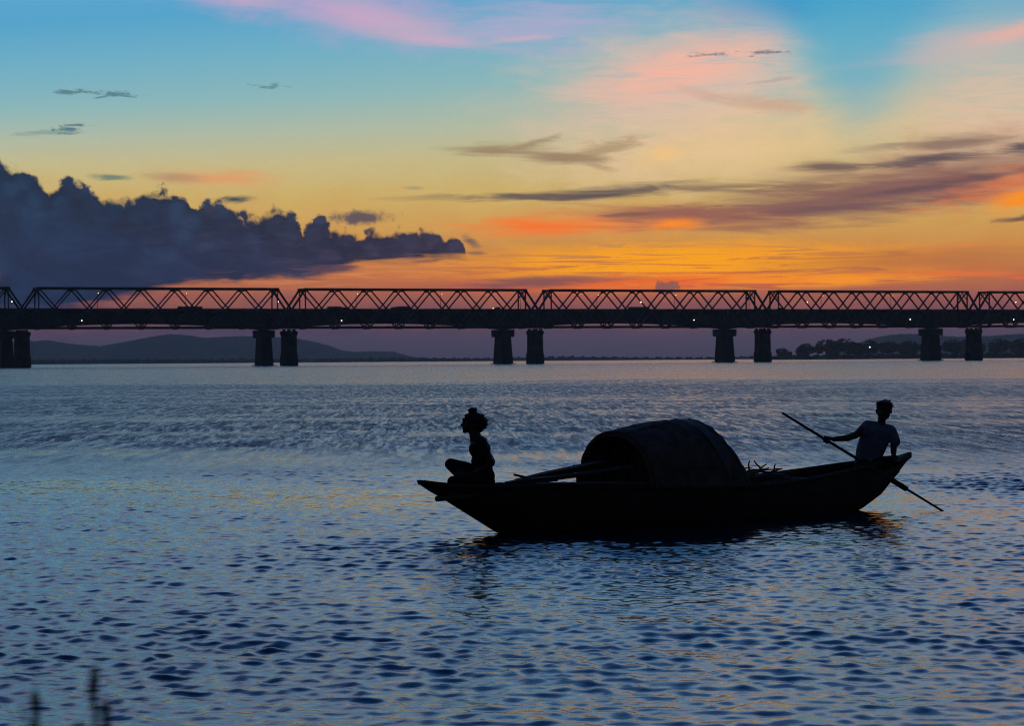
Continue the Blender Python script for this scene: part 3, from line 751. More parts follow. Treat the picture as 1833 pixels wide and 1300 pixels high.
for px, py, kk, lab in ((22, 540, 'w', 'white lamp on the truss at the left edge of the picture'), (499, 540, 'c', 'pale violet lamp on the end post of the leftmost full truss span'),
                        (1148, 541, 'w', 'white lamp among the diagonals of the third full truss span'), (1446, 541, 'w', 'white lamp among the diagonals of the fourth full truss span'), (1819, 541, 'w', 'white lamp on the truss at the right edge of the picture'),
                        (147, 574, 'w', 'white lamp low under the leftmost full truss span'), (612, 574, 'w', 'white lamp low under the second full truss span'), (1243, 573, 'w', 'white lamp low under the third full truss span'),
                        (1630, 572, 'w', 'white lamp low under the fourth full truss span'), (1815, 572, 'w', 'white lamp low on the truss at the right edge, lower of two')):
    b = -5.2
    a = along(px, b - 1); p = bpt(a, b - 1, 0)
    z = CAM_H + (hor(px) - py) / FPX * p[1]
    t = empty('truss_lamp', bpt(a, b, z), TH)
    obj('bracket', wl_arm, t); h = obj('lamp_hood', wl_cap, t); obj('bulb', wl_b[kk], t)
    tag(t, lab, 'lamp', 'working lamps on the truss bridge')

# traffic on the road bridge
M_vp = mat('vehicle_paint', (0.10, 0.10, 0.11), 0.5, 0.2, 1.0)
M_tyre = mat('tyre_rubber', (0.02, 0.02, 0.02), 0.9)
M_vg = mat('vehicle_glass', (0.02, 0.025, 0.03), 0.1)
def wheel_me(r):
    return MB().tube([(0, -0.13, 0), (0, 0.13, 0)], r, 14).mesh('wheel', M_tyre)
w_big, w_sm = wheel_me(0.5), wheel_me(0.32)
def truck(a, lab, L=8.5, H=3.3, lights=False):
    t = empty('truck', bpt(a, PB - 2.6, 26.96), TH)
    c = MB().loft([rect(-L / 2 + 1.0, 0, 1.9, 2.3, 0.6, 0.1), rect(-L / 2 + 1.0, 0, 1.9, 2.3, 1.6, 0.1), rect(-L / 2 + 1.15, 0, 1.5, 2.1, 2.1, 0.12)]).build('cab', M_vp, t)
    MB().box((-L / 2 + 0.22, 0, 1.75), (0.12, 1.8, 0.5)).build('windscreen', M_vg, c)
    MB().box((1.1, 0, (H + 1.1) / 2), (L - 2.3, 2.4, H - 1.1)).box((1.0, 0, 0.95), (L - 2.2, 1.4, 0.25)).build('cargo_body', M_vp, t)
    for x in (-L / 2 + 1.2, L / 2 - 2.2, L / 2 - 1.1):
        for y in (-1.0, 1.0): obj('wheel', w_big, t, (x, y, 0.5))
    return tag(t, lab, 'truck', 'traffic on the road bridge')
def car(a, lab, lights=False, H=1.9):
    t = empty('car', bpt(a, PB - 2.6, 26.96), TH)
    b = MB().loft([rect(0, 0, 4.2, 1.7, 0.35, 0.25), rect(0, 0, 4.3, 1.75, 0.9, 0.3), rect(0.2, 0, 2.9, 1.6, 1.05, 0.25), rect(0.35, 0, 2.3, 1.4, H, 0.3)]).build('body', M_vp, t)
    for x in (-1.3, 1.3):
        for y in (-0.8, 0.8): obj('wheel', w_sm, t, (x, y, 0.32))
    if lights:
        for y in (-0.6, 0.6): MB().ball((-2.1, y, 1.2 if lights == 'high' else 0.7), (0.1, 0.2, 0.16)).build('headlight', M_white, t)
    return tag(t, lab, 'car', 'traffic on the road bridge')
truck(along(338, PB), 'dark lorry on the road bridge behind the leftmost full truss span', 12.0, 2.0)
truck(along(596, PB), 'dark lorry on the road bridge near the left end of the second full span', 7.0, 2.1)
car(along(613, PB), 'small car just ahead of the lorry near the left end of the second span', H=1.75)
truck(along(718, PB), 'dark lorry on the road bridge in the middle of the second full span', 7.5, 2.2)
car(along(701, PB), 'small car following the lorry in the middle of the second span', H=1.8)
car(along(887, PB), 'car with lit headlights near the right end of the second full span', 'high', H=1.9)
truck(along(1140, PB), 'long dark lorry on the road bridge behind the third full truss span', 11.5, 2.1)
car(along(1392, PB), 'dark car on the road bridge at the left end of the fourth span', H=1.8)

# lamp standing on the far right shore
_a = math.atan((1557 - 916.5) / FPX); _d = 2450.0
t = empty('shore_lamp', (_d * math.tan(_a), _d, 0.0))
_lz = CAM_H + (hor(1557) - 621.5) / FPX * _d
MB().tube([(0, 0, -1.5), (0, 0, _lz - 0.9)], [0.16, 0.1], 6).build('post', M_steel, t)
MB().ball((0, 0, _lz), 0.5).build('bulb', mat('lamp_shore', None, emit=(0.95, 0.95, 1.0, 1), estr=6.0), t)
MB().ball((0, 0, _lz - 0.75), (0.3, 0.3, 0.2)).build('lamp_holder', M_steel, t)
tag(t, 'lone white lamp in front of the trees on the right shore', 'lamp')

# ------------------------------------------------------------------ the country boat
BOAT_O = Vector((-0.1493, 27.331, 0.0)); BOAT_A = R(40.128)
M_wood = mat('tarred_wood', (0.030, 0.025, 0.020), 0.75, 0.35, 4.0, 0.35, 30.0, spec=0.25)
M_deck = mat('worn_deck_wood', (0.045, 0.036, 0.027), 0.85, 0.35, 6.0, 0.3, 40.0, spec=0.15)
M_bamboo = mat('bamboo', (0.05, 0.04, 0.028), 0.6, 0.3, 6.0, spec=0.3)
M_mat = mat('woven_mat_canopy', (0.085, 0.076, 0.062), 0.9, 0.45, 5.0, 0.8, 45.0, spec=0.08)
M_tarp = mat('canopy_tarpaulin', (0.072, 0.068, 0.060), 0.7, 0.25, 4.0, 0.5, 12.0, spec=0.25)
boat = tag(empty('country_boat', BOAT_O, BOAT_A), 'dark wooden country boat with arched mat canopy, bow raised to the left', 'boat')
def B2W(s, t, z):
    c, d = math.cos(BOAT_A), math.sin(BOAT_A)
    return Vector((BOAT_O.x + s * c - t * d, BOAT_O.y + s * d + t * c, z))
_KS = [(-1.11, .575), (-1.0, .515), (-.76, .40), (-.36, .19), (0, 0.0), (.35, -.12), (.9, -.2), (2, -.26), (3.5, -.27), (4.8, -.22), (5.5, -.12), (5.98, 0.0), (6.35, .16), (6.68, .41), (6.84, .53), (6.96, .605)]
_SS = [(-1.11, .625), (-.76, .572), (-.3, .55), (.44, .525), (1.95, .465), (3.48, .425), (4.45, .455), (5.37, .525), (6.0, .58), (6.5, .615), (6.75, .625), (6.96, .665)]
_BS = [(-1.11, .035), (-.95, .09), (-.7, .17), (-.3, .27), (.1, .36), (.6, .45), (1.5, .58), (2.6, .64), (3.6, .61), (4.6, .50), (5.4, .37), (6.0, .27), (6.4, .19), (6.7, .12), (6.85, .075), (6.96, .035)]
def ip(tab, s): return float(np.interp(s, [p[0] for p in tab], [p[1] for p in tab]))
def hull_pt(s, w, side, off=0.0):
    """point of the planking: w = 0 at the keel, 1 at the gunwale"""
    k, h, b = ip(_KS, s), ip(_SS, s), ip(_BS, s)
    a = w * math.pi / 2
    y = (b - off) * math.sin(a) ** 0.72; z = k + off * 1.2 + (h - k - off * 1.2) * (1 - math.cos(a)) ** 0.9 if w < 1 else h
    return (s, side * y, z)
SST = sorted(set([round(x, 3) for x in np.linspace(-1.11, 6.96, 47)] + [p[0] for p in _KS]))
W = [i / 12 for i in range(13)]
def hull_mesh():
    v = []; f = []
    ring = [(-1, w) for w in W[::-1]] + [(1, w) for w in W[1:]]
    n = len(ring)
    for off in (0.0, 0.035):
        for s in SST:
            o = min(off, ip(_BS, s) * 0.45)
            for sd, w in ring: v.append(hull_pt(s, w, sd, o))
    m = len(SST)
    for i in range(m - 1):
        for j in range(n - 1):
            p = i * n + j; f.append((p, p + 1, p + n + 1, p + n))
            q = m * n + p; f.append((q, q + n, q + n + 1, q + 1))
    for i in range(m - 1):
        for j in (0, n - 1):
            p = i * n + j; q = m * n + p; f.append((p, p + n, q + n, q) if j == 0 else (p, q, q + n, p + n))
    for i in (0, m - 1):
        for j in range(n - 1):
            p = i * n + j; q = m * n + p; f.append((p, q, q + 1, p + 1) if i == 0 else (p, p + 1, q + 1, q))
    return mesh_of('hull', v, f, M_wood, True)
hull = obj('hull', hull_mesh(), boat)
# strakes: each overlapping plank edge stands proud of the side
for sd in (-1, 1):
    for w in (0.45, 0.62, 0.80):
        pts = []; 
        for s in SST[2:-3]:
            x, y, z = hull_pt(s, w, sd); pts.append((x, y + sd * 0.004, z))
        MB().tube(pts, 0.011, 5).build('strake', M_wood, hull)
    pts = [(s, sd * (ip(_BS, s) + 0.005), ip(_SS, s) - 0.012) for s in SST]
    MB().tube(pts, 0.026, 6, 1.2).build('gunwale', M_deck, boat)
# frames and floor boards inside
for s in np.arange(0.5, 5.3, 0.45):
    pts = [hull_pt(float(s), w, -1, 0.045) for w in W[::-1][:-2]] + [hull_pt(float(s), w, 1, 0.045) for w in W[2:]]
    MB().tube(pts, 0.022, 5).build('frame_rib', M_wood, hull)
for k in range(5):
    y = -0.32 + 0.16 * k
    MB().box((2.9, y, 0.02), (3.9, 0.14, 0.025)).build('floor_board', M_deck, boat)
for s in (1.15, 4.35, 4.95):
    b = ip(_BS, s) - 0.03
    MB().box((s, 0, ip(_SS, s) - 0.07), (0.17, 2 * b, 0.035)).build('thwart', M_deck, boat)
# decks laid from cross planks at both ends
def deck(s0, s1, n, drop, ins=0.025):
    for k in range(n):
        a = s0 + (s1 - s0) * k / n; b2 = s0 + (s1 - s0) * (k + 1) / n - 0.008
        ba, bb = max(0.02, ip(_BS, a) - ins), max(0.02, ip(_BS, b2) - ins)
        za, zb = ip(_SS, a) - drop, ip(_SS, b2) - drop
        MB().add([(a, -ba, za), (b2, -bb, zb), (b2, bb, zb), (a, ba, za), (a, -ba, za - 0.03), (b2, -bb, zb - 0.03), (b2, bb, zb - 0.03), (a, ba, za - 0.03)],
                 [(0, 1, 2, 3), (7, 6, 5, 4), (0, 4, 5, 1), (1, 5, 6, 2), (2, 6, 7, 3), (3, 7, 4, 0)]).build('deck_plank', M_deck, boat)
deck(-1.02, 0.55, 11, 0.02)
deck(5.3, 6.45, 9, 0.13, 0.075)
# stem and stern horns
MB().loft([[(x, y, z) for (x, y, z) in ((-1.16, -.02, .612), (-1.16, .02, .612), (-1.16, .02, .64), (-1.16, -.02, .64))],
           [(-.8, -.10, .55), (-.8, .10, .55), (-.8, .10, .60), (-.8, -.10, .60)], [(-.45, -.12, .53), (-.45, .12, .53), (-.45, .12, .575), (-.45, -.12, .575)]]).build('bow_horn', M_wood, boat)
MB().loft([[(7.01, -.025, .665), (7.01, .025, .665), (7.01, .025, .705), (7.01, -.025, .705)], [(6.8, -.06, .60), (6.8, .06, .60), (6.8, .06, .655), (6.8, -.06, .655)],
           [(6.5, -.10, .57), (6.5, .10, .57), (6.5, .10, .625), (6.5, -.10, .625)]]).build('stern_horn', M_wood, boat)
# hand rail pole along the near side of the open waist
MB().tube([(1.9, -.62, .50), (1.1, -.55, .535), (.2, -.40, .55)], 0.022, 7).build('side_pole', M_bamboo, boat)

# arched canopy of mats over bent ribs
CS0, CS1 = 1.78, 3.36
def arch(q, a, off=0.0):
    """q 0..1 along the canopy, a 0..pi around the arch"""
    s = CS0 + (CS1 - CS0) * q
    hb = 0.625 + 0.02 * q + off; zb = 0.46 - 0.03 * q
    ht = 0.63 + 0.15 * math.sin(min(1, q / 0.75) * math.pi / 2) + off
    c, n = math.cos(a), math.sin(a)
    rake = (-0.06 * (1 - q) - 0.36 * q ** 1.5) * n
    ec, es = 0.92 + 0.14 * q, 0.86 + 0.20 * q
    return Vector((s + rake, hb * (abs(c) ** ec) * (1 if c >= 0 else -1), zb + ht * max(n, 0.0) ** es))
def canopy_mesh():
    NQ, NA = 30, 40; v = []; f = []; r2 = random.Random(5)
    for lay in (0, 1):
        for i in range(NQ + 1):
            for j in range(NA + 1):
                q = i / NQ; a = math.pi * j / NA
                wob = 0.006 * math.sin(q * 38 + a * 2) + 0.005 * math.sin(a * 17 + q * 9) + 0.008 * math.sin(q * 7 + a * 5)
                p = arch(q, a, (wob if lay == 0 else wob - 0.022))
                v.append(p)
    n = NA + 1; m = (NQ + 1) * n
    for i in range(NQ):
        for j in range(NA):
            p = i * n + j; f.append((p, p + 1, p + n + 1, p + n)); f.append((m + p, m + p + n, m + p + n + 1, m + p + 1))
    for i in (0, NQ):
        for j in range(NA):
            p = i * n + j; f.append((p, m + p, m + p + 1, p + 1) if i == 0 else (p, p + 1, m + p + 1, m + p))
    for j in (0, NA):
        for i in range(NQ):
            p = i * n + j; f.append((p, p + n, m + p + n, m + p))
    return mesh_of('canopy', v, f, M_mat, True)
canopy = obj('canopy', canopy_mesh(), boat)
for q in (0.0, 0.25, 0.5, 0.75, 1.0):
    MB().tube([arch(q, math.pi * j / 28, -0.035) for j in range(29)], 0.014, 6).build('canopy_hoop', M_bamboo, canopy)
for q in (0.02, 0.985):
    MB().tube([arch(q, math.pi * j / 28, 0.008) for j in range(29)], 0.010, 6).build('edge_binding', M_bamboo, canopy)
for a in (0.3, 0.8, 1.35, 1.8, 2.35, 2.85):
    MB().tube([arch(q / 16, a, 0.0) for q in range(17)], 0.009, 5).build('batten', M_bamboo, canopy)
# tarpaulin drawn over the after end of the canopy, hanging past its edge
def tarp_mesh():
    v = []; f = []; NQ, NA = 12, 44
    for i in range(NQ + 1):
        for j in range(NA + 1):
            q = 0.80 + 0.22 * i / NQ; a = math.pi * (0.0 + 1.0 * j / NA)
            wob = 0.012 * math.sin(a * 23 + q * 5) * (i / NQ) + 0.006 * math.sin(a * 11 + q * 40)
            p = arch(min(q, 1.0), a, 0.008 + wob * 0.6)
            p.x += max(0, q - 1.0) * 1.2 + 0.008 * math.sin(a * 31) * (i / NQ)
            v.append(p)
    n = NA + 1
    for i in range(NQ):
        for j in range(NA): p = i * n + j; f.append((p, p + 1, p + n + 1, p + n))
    m = len(v)
    v2 = [Vector((p.x, p.y, p.z - 0.006)) for p in v]
    f2 = [tuple(m + k for k in q[::-1]) for q in f]
    return mesh_of('tarpaulin', v + v2, f + f2, M_tarp, True)
obj('tarpaulin', tarp_mesh(), canopy)
for (s, y) in ((1.66, -0.50), (1.58, 0.42)):                     # posts carrying the lashed planks in front of the canopy
    MB().box((s, y, 0.585), (0.06, 0.06, 0.19)).build('support_post', M_wood, boat)
MB().bar((1.62, -0.56, 0.675), (1.62, 0.56, 0.675), 0.05, 0.05, (0, 0, 1)).build('cross_bar', M_wood, boat)

def lpt(s, t, z): return tuple(B2W(s, t, z))
def top_thing(name, mb, m, label, cat, org, group=None, smooth=False):
    o = obj(name, MB().add([tuple(Vector(p) - Vector(org)) for p in mb.v], mb.f).mesh(name, m, smooth), None, org)
    return tag(o, label, cat, group)
# spare oars lying from the canopy front down to the bow deck
def taper_plank(p, q, w0, w1, h):
    p, q = Vector(p), Vector(q); d = (q - p).normalized(); a = d.cross(Vector((0, 0, 1))).normalized(); b = a.cross(d)
    r = []
    for k in range(9):
        t = k / 8; c = p.lerp(q, t); w = w0 + (w1 - w0) * min(1, t * 1.6); hh = h * (0.55 + 0.45 * min(1, t * 3))
        r.append([c + a * w - b * hh, c + a * w + b * hh, c - a * w + b * hh, c - a * w - b * hh])
    return MB().loft(r)
t_ = empty('spare_oar', lpt(0.25, -0.12, 0.55))
def rel(mb, e): return MB().add([tuple(Vector(p) - e.location) for p in mb.v], mb.f)
rel(taper_plank(lpt(0.02, -0.10, 0.565), lpt(0.62, -0.22, 0.60), 0.05, 0.085, 0.028), t_).build('blade', M_deck, t_)
rel(MB().tube([lpt(0.55, -0.2, 0.60), lpt(1.1, -0.32, 0.645), lpt(1.66, -0.42, 0.705)], [0.030, 0.028, 0.026], 8), t_).build('shaft', M_bamboo, t_)
tag(t_, 'spare oar lying up from the bow deck to the canopy mouth', 'oar')
o = top_thing('plank', taper_plank(lpt(0.30, 0.05, 0.578), lpt(1.66, 0.10, 0.73), 0.045, 0.085, 0.03), M_deck, 'loose plank sloping up beside the spare oar into the canopy mouth', 'plank', lpt(0.30, 0.05, 0.578))
top_thing('stick', MB().tube([lpt(0.16, -0.06, 0.655), lpt(0.26, -0.09, 0.63), lpt(0.36, -0.12, 0.60)], [0.014, 0.016, 0.016], 6), M_bamboo, 'short stick poking up over the foot of the spare oar', 'stick', lpt(0.36, -0.12, 0.6))
top_thing('mooring_pole', MB().tube([lpt(-1.02, -0.14, 0.435), lpt(-0.62, -0.17, 0.44), lpt(-0.05, -0.25, 0.45)], [0.03, 0.03, 0.032], 8), M_bamboo, 'stub of a pole jutting forward below the bow tip', 'pole', lpt(-0.62, -0.17, 0.44))
# brushwood behind the canopy
t_ = empty('brushwood_bundle', lpt(4.05, 0.0, 0.33))
r2 = random.Random(21)
for k in range(26):
    s0 = 3.55 + r2.uniform(0, 0.35); y0 = r2.uniform(-0.28, 0.3); z0 = 0.44 + r2.uniform(-0.06, 0.10)
    L = r2.uniform(0.5, 0.85); up = r2.uniform(-0.02, 0.10); dy = r2.uniform(-0.14, 0.14)
    pts = [lpt(s0 + L * t, y0 + dy * t + 0.02 * math.sin(5 * t + k), z0 + up * t + 0.02 * math.sin(7 * t + 2 * k)) for t in (0, .25, .5, .75, 1)]
    rel(MB().tube(pts, [0.015, 0.014, 0.012, 0.010, 0.007], 5), t_).build('twig', M_bamboo, t_)
for (s0, y0, z0, ds, dz) in ((3.98, 0.0, 0.46, 0.03, 0.17), (4.30, 0.05, 0.47, -0.16, 0.155), (3.80, -0.1, 0.45, -0.16, 0.11), (3.86, .05, .45, -.14, .06), (4.34, -0.05, 0.48, 0.20, 0.03), (4.2, .1, .47, .22, .10), (4.42, 0, .47, .05, .10), (3.9, -.05, .44, -.17, .02)):
    pts = [lpt(s0 + ds * t + 0.012 * math.sin(6 * t), y0, z0 + 0.06 + dz * t) for t in (0, .4, .7, 1)]
    rel(MB().tube(pts, [0.015, 0.012, 0.010, 0.007], 5), t_).build('twig', M_bamboo, t_)
tag(t_, 'pile of brushwood twigs in the boat between canopy and rower', 'firewood')

# ------------------------------------------------------------------ people
M_skin = mat('skin', (0.055, 0.032, 0.021), 0.6, 0.12, 8.0, spec=0.3)
M_hair = mat('black_hair', (0.006, 0.005, 0.005), 0.55, 0.3, 20.0, spec=0.4)
M_shirt = mat('grey_blue_shirt', (0.13, 0.16, 0.21), 0.9, 0.3, 7.0, 1.0, 11.0, spec=0.1)
M_vest = mat('dark_vest', (0.022, 0.022, 0.026), 0.9, 0.2, 6.0, 0.3, 25.0, spec=0.1)
M_cloth = mat('dark_wrap_cloth', (0.016, 0.015, 0.018), 0.9, 0.2, 6.0, 0.3, 20.0, spec=0.1)

class Body(MB):
    def cap(s, p, r0, q, r1, n=14):
        """tapered limb section with round ends"""
        p, q = Vector(p), Vector(q); d = (q - p); L = d.length; d.normalize(); pts = []; rs = []
        for k in range(5): t = -math.pi / 2 + math.pi / 2 * k / 4; pts.append(p + d * (r0 * math.sin(t))); rs.append(max(r0 * math.cos(t), r0 * 0.02))
        for k in range(1, 6): t = math.pi / 2 * k / 5; pts.append(q + d * (r1 * math.sin(t))); rs.append(max(r1 * math.cos(t), r1 * 0.02))
        return s.tube(pts, rs, n)
    def chain(s, pts):
        for (a, b) in zip(pts[:-1], pts[1:]): s.cap(a[0], a[1], b[0], b[1])
        return s
    def ell(s, c, r, rot=None, nu=18, nv=12):
        k = len(s.v); s.ball((0, 0, 0), r, nu, nv)
        M = rot if rot else Matrix.Identity(3)
        for i in range(k, len(s.v)): s.v[i] = tuple(M @ Vector(s.v[i]) + Vector(c))
        return s
    def fused(s, name, m, parent, vox=0.007, it=4):
        """melt all overlapping sections into one continuous skin"""
        tmp = bpy.data.objects.new('tmp', s.mesh('tmp')); COL.objects.link(tmp)
        rm = tmp.modifiers.new('r', 'REMESH'); rm.mode = 'VOXEL'; rm.voxel_size = vox; rm.use_smooth_shade = True
        sm = tmp.modifiers.new('s', 'SMOOTH'); sm.factor = 0.5; sm.iterations = it
        dg = bpy.context.evaluated_depsgraph_get()
        me = bpy.data.meshes.new_from_object(tmp.evaluated_get(dg)); me.name = name
        old = tmp.data; bpy.data.objects.remove(tmp); bpy.data.meshes.remove(old)
        me.materials.clear(); me.materials.append(m)
        me.polygons.foreach_set('use_smooth', [True] * len(me.polygons))
        return obj(name, me, parent)
def hand(b, wrist, fwd, palm, side, curl=0.6, size=1.0, grip=None):
    """five fingers on a palm; fwd = along the fingers, palm = normal the fingers curl towards, side = direction of the thumb"""
    w, f, p = Vector(wrist), Vector(fwd).normalized(), Vector(palm)
    p = (p - f * p.dot(f)).normalized(); t = Vector(side); t = (t - f * t.dot(f) - p * t.dot(p)).normalized()
    z = size
    for k in (-1, 0, 1):
        b.cap(w + t * (0.016 * k * z), 0.015 * z, w + f * 0.075 * z + t * (0.024 * k * z), 0.0125 * z, 8)
    for k, L in enumerate((0.068, 0.078, 0.072, 0.056)):
        c = w + f * 0.08 * z + t * ((0.033 - 0.021 * k) * z); a = curl * 0.75; r = 0.0088 * z; d = f.copy(); prev = c
        for j, seg in enumerate((0.45, 0.32, 0.23)):
            d = (f * math.cos(a) + p * math.sin(a)).normalized(); nx = prev + d * (L * seg * z)
            b.cap(prev, r, nx, r * 0.9, 7); prev = nx; a += curl; r *= 0.92
    c = w + f * 0.022 * z + t * 0.026 * z
    d = (f * 0.55 + t * 0.75 + p * 0.35).normalized(); m = c + d * 0.045 * z
    b.cap(c, 0.0125 * z, m, 0.0105 * z, 8); b.cap(m, 0.0102 * z, m + (f * 0.7 + p * (0.3 + curl * 0.6) - t * 0.1).normalized() * 0.036 * z, 0.0085 * z, 8)
def foot(b, heel, toe, r=0.034):
    h, t = Vector(heel), Vector(toe); d = (t - h).normalized(); sd = d.cross(Vector((0, 0, 1))).normalized()
    b.cap(h, r, h.lerp(t, 0.6), r * 0.85)
    for k in range(5): b.cap(h.lerp(t, 0.55) + sd * (0.016 * (k - 2)), r * 0.5, t + sd * (0.017 * (k - 2)) - d * (0.008 * abs(k - 1)), 0.010, 7)
def strands(roots, m, parent, name='hair_strands', r0=0.0022):
    mb = MB()
    for pts in roots: mb.tube(pts, [r0, r0 * 0.8, r0 * 0.4][:len(pts)] if len(pts) == 3 else r0, 4)
    return mb.build(name, m, parent)

# --- the passenger on the bow: cross-legged, seen in profile facing left
WK = 160.3
W_E = empty('person', (-0.315, 27.14, 0.535))
def w3(px, py, dy=0.0): return Vector(((px - 866) / WK, dy, (871.5 - py) / WK))
def w_px(p): return p
b = Body()
# trunk (bare arms come later, they are the same body)
b.chain([(w3(867, 858), .100), (w3(866, 846), .095), (w3(863.5, 828), .100), (w3(860, 812), .096)])
for dy in (-.07, .07):
    b.chain([(w3(868, 858, dy), .085), (w3(865, 836, dy * .8), .082), (w3(860, 808, dy * .9), .094), (w3(860, 797, dy * 1.1), .078)])
b.ell(w3(857.5, 803), (.118, .15, .118)); b.ell(w3(859.5, 826), (.108, .13, .10))
b.cap(w3(861, 790, -.10), .060, w3(861, 790, .10), .060)
b.cap(w3(852, 789), .074, w3(847.5, 772), .060)                       # neck
# head with a face in profile
b.ell(w3(848, 754), (.098, .075, .100)); b.ell(w3(841, 762), (.074, .062, .080)); b.ell(w3(834, 765.5), (.047, .046, .045))
b.ell(w3(836, 769), (.046, .045, .038)); b.ell(w3(831.2, 772.5), (.026, .028, .020))  # jaw, chin
b.ell(w3(830.5, 751), (.028, .052, .022))                            # brow
b.cap(w3(830, 755), .012, w3(825.3, 761), .0135); b.ell(w3(827, 762), (.017, .018, .011))   # nose
b.ell(w3(828.6, 767.2), (.013, .022, .0065)); b.ell(w3(829.2, 769.4), (.013, .02, .0065))     # lips
for dy in (-.078, .078): b.ell(w3(851, 761, dy), (.022, .010, .032))
# arms
for sgn in (-1, 1):
    b.chain([(w3(861, 791, sgn * .165), .050), (w3(869, 810, sgn * .195), .043), (w3(879, 827, sgn * .205), .036)])
    b.chain([(w3(879.5, 828, sgn * .205), .036), (w3(866, 838, sgn * .17), .034), (w3(848, 845, sgn * .09), .024)])
    hand(b, w3(847, 845.5, sgn * .085), (-1, -sgn * .45, -.22), (0, -sgn * .1, -1), (-.3, -sgn, 0.2), 0.35)
# far leg with the knee raised, near leg folded flat
b.chain([(w3(864, 856, .08), .088), (w3(834, 841, .13), .074), (w3(805, 831.5, .15), .058)])
b.chain([(w3(804, 832, .15), .054), (w3(818, 847, .07), .050), (w3(838, 861, -.06), .036)])
foot(b, w3(838, 863, -.06), w3(826, 866, -.18))
b.chain([(w3(866, 858, -.08), .088), (w3(838, 858, -.19), .076), (w3(810, 860, -.25), .056)])
b.chain([(w3(810, 861, -.25), .052), (w3(832, 863, -.14), .048), (w3(852, 866, .02), .034)])
foot(b, w3(852, 867, .03), w3(836, 868, .12))
W_B = b.fused('body', M_skin, W_E, 0.006, 5)
# clothing follows the same trunk and legs, a little larger
c = Body()
c.chain([(w3(867, 858), .104), (w3(866, 846), .099), (w3(863.5, 828), .105), (w3(860, 812), .101)])
for dy in (-.07, .07): c.chain([(w3(868, 858, dy), .09), (w3(865, 836, dy * .8), .087), (w3(860, 808, dy * .9), .099), (w3(860, 798, dy * 1.1), .083)])
c.ell(w3(857.5, 804), (.123, .155, .116)); c.ell(w3(859.5, 826), (.112, .135, .10))
c.cap(w3(861, 791, -.10), .064, w3(861, 791, .10), .064)
for sgn in (-1, 1): c.chain([(w3(861, 791.5, sgn * .16), .056), (w3(865, 801, sgn * .185), .055), (w3(868, 808, sgn * .195), .054)])
c.fused('shirt', M_vest, W_E, 0.009, 4)
c = Body()
c.chain([(w3(864, 856, .08), .096), (w3(834, 841, .13), .082), (w3(805, 831.5, .15), .066)])
c.chain([(w3(804, 832, .15), .064), (w3(819, 848, .07), .058)])
c.chain([(w3(866, 858, -.08), .096), (w3(838, 858, -.19), .084), (w3(810, 860, -.25), .064)])
c.chain([(w3(810, 861, -.25), .060), (w3(832, 863, -.14), .056)])
c.chain([(w3(868, 852, -.06), .105), (w3(868, 852, .06), .105)]); c.chain([(w3(869, 862, -.07), .10), (w3(869, 862, .07), .10)])
c.fused('trousers', M_cloth, W_E, 0.009, 4)
# hair: cap, wind-blown back, topknot
c = Body()
c.ell(w3(850, 752.5), (.101, .084, .094)); c.ell(w3(860, 756), (.060, .076, .078)); c.ell(w3(857.5, 766), (.046, .066, .055))
c.ell(w3(841, 746.5), (.058, .066, .048)); c.ell(w3(834, 744.5), (.022, .04, .024))
c.ell(w3(845, 735.5), (.046, .045, .032)); c.ell(w3(840.5, 734.5), (.024, .03, .022)); c.ell(w3(849.5, 733), (.026, .03, .022)); c.ell(w3(844.5, 731.5), (.022, .03, .016)); c.ell(w3(845, 740), (.036, .04, .02))
W_H = c.fused('hair', M_hair, W_E, 0.006, 2)
r2 = random.Random(3); roots = []
for k in range(260):
    t = r2.uniform(0, 1); dy = r2.uniform(-.06, .06)
    p = w3(856 + 8 * math.sin(t * 2.6), 742 + 26 * t, dy)
    dx = r2.uniform(2.5, 10.5) * (0.7 + 0.5 * math.sin(t * 3.1)); up = r2.uniform(-5, 1.5) * (1 - t) + r2.uniform(-1, 3) * t
    roots.append([p, p + Vector((dx * 0.55 / WK, r2.uniform(-.01, .01), -up * 0.4 / WK)), p + Vector((dx / WK, r2.uniform(-.02, .02), -up / WK))])
for k in range(45):
    q = r2.uniform(0, 6.28); p = w3(845 + 6 * math.cos(q), 734.5 - 3 * math.sin(q), r2.uniform(-.03, .03)); d = Vector((math.cos(q), r2.uniform(-.5, .5), math.sin(q) * .8)) * r2.uniform(.008, .022)
    roots.append([p, p + d * .6, p + d + Vector((.006, 0, 0))])
strands(roots, M_hair, W_H, r0=0.0026)
tag(W_E, 'person with wind-blown hair in a topknot sitting cross-legged on the bow', 'person')

# --- the rower at the stern, leaning on his oar
MK = 138.8
M_E = empty('person', ((1550 - 916.5) / MK + 0.0, 31.33, 0.527))
def m3(px, py, dy=0.0): return Vector(((px - 1550) / MK, dy, (837.5 - py) / MK))
_dz = 0.0
b = Body()
b.chain([(m3(1553, 836), .115), (m3(1555, 815), .105), (m3(1560, 795), .112), (m3(1567, 775), .118)])
for k in (-1, 1):
    b.chain([(m3(1553 + 8 * k, 836), .098), (m3(1557 + 9 * k, 808 + 1.5 * k), .088), (m3(1568 + 11 * k, 778 + 3 * k), .098)])
b.cap(m3(1553, 761), .056, m3(1590, 769), .056)
b.cap(m3(1576, 762), .056, m3(1578, 748), .053)
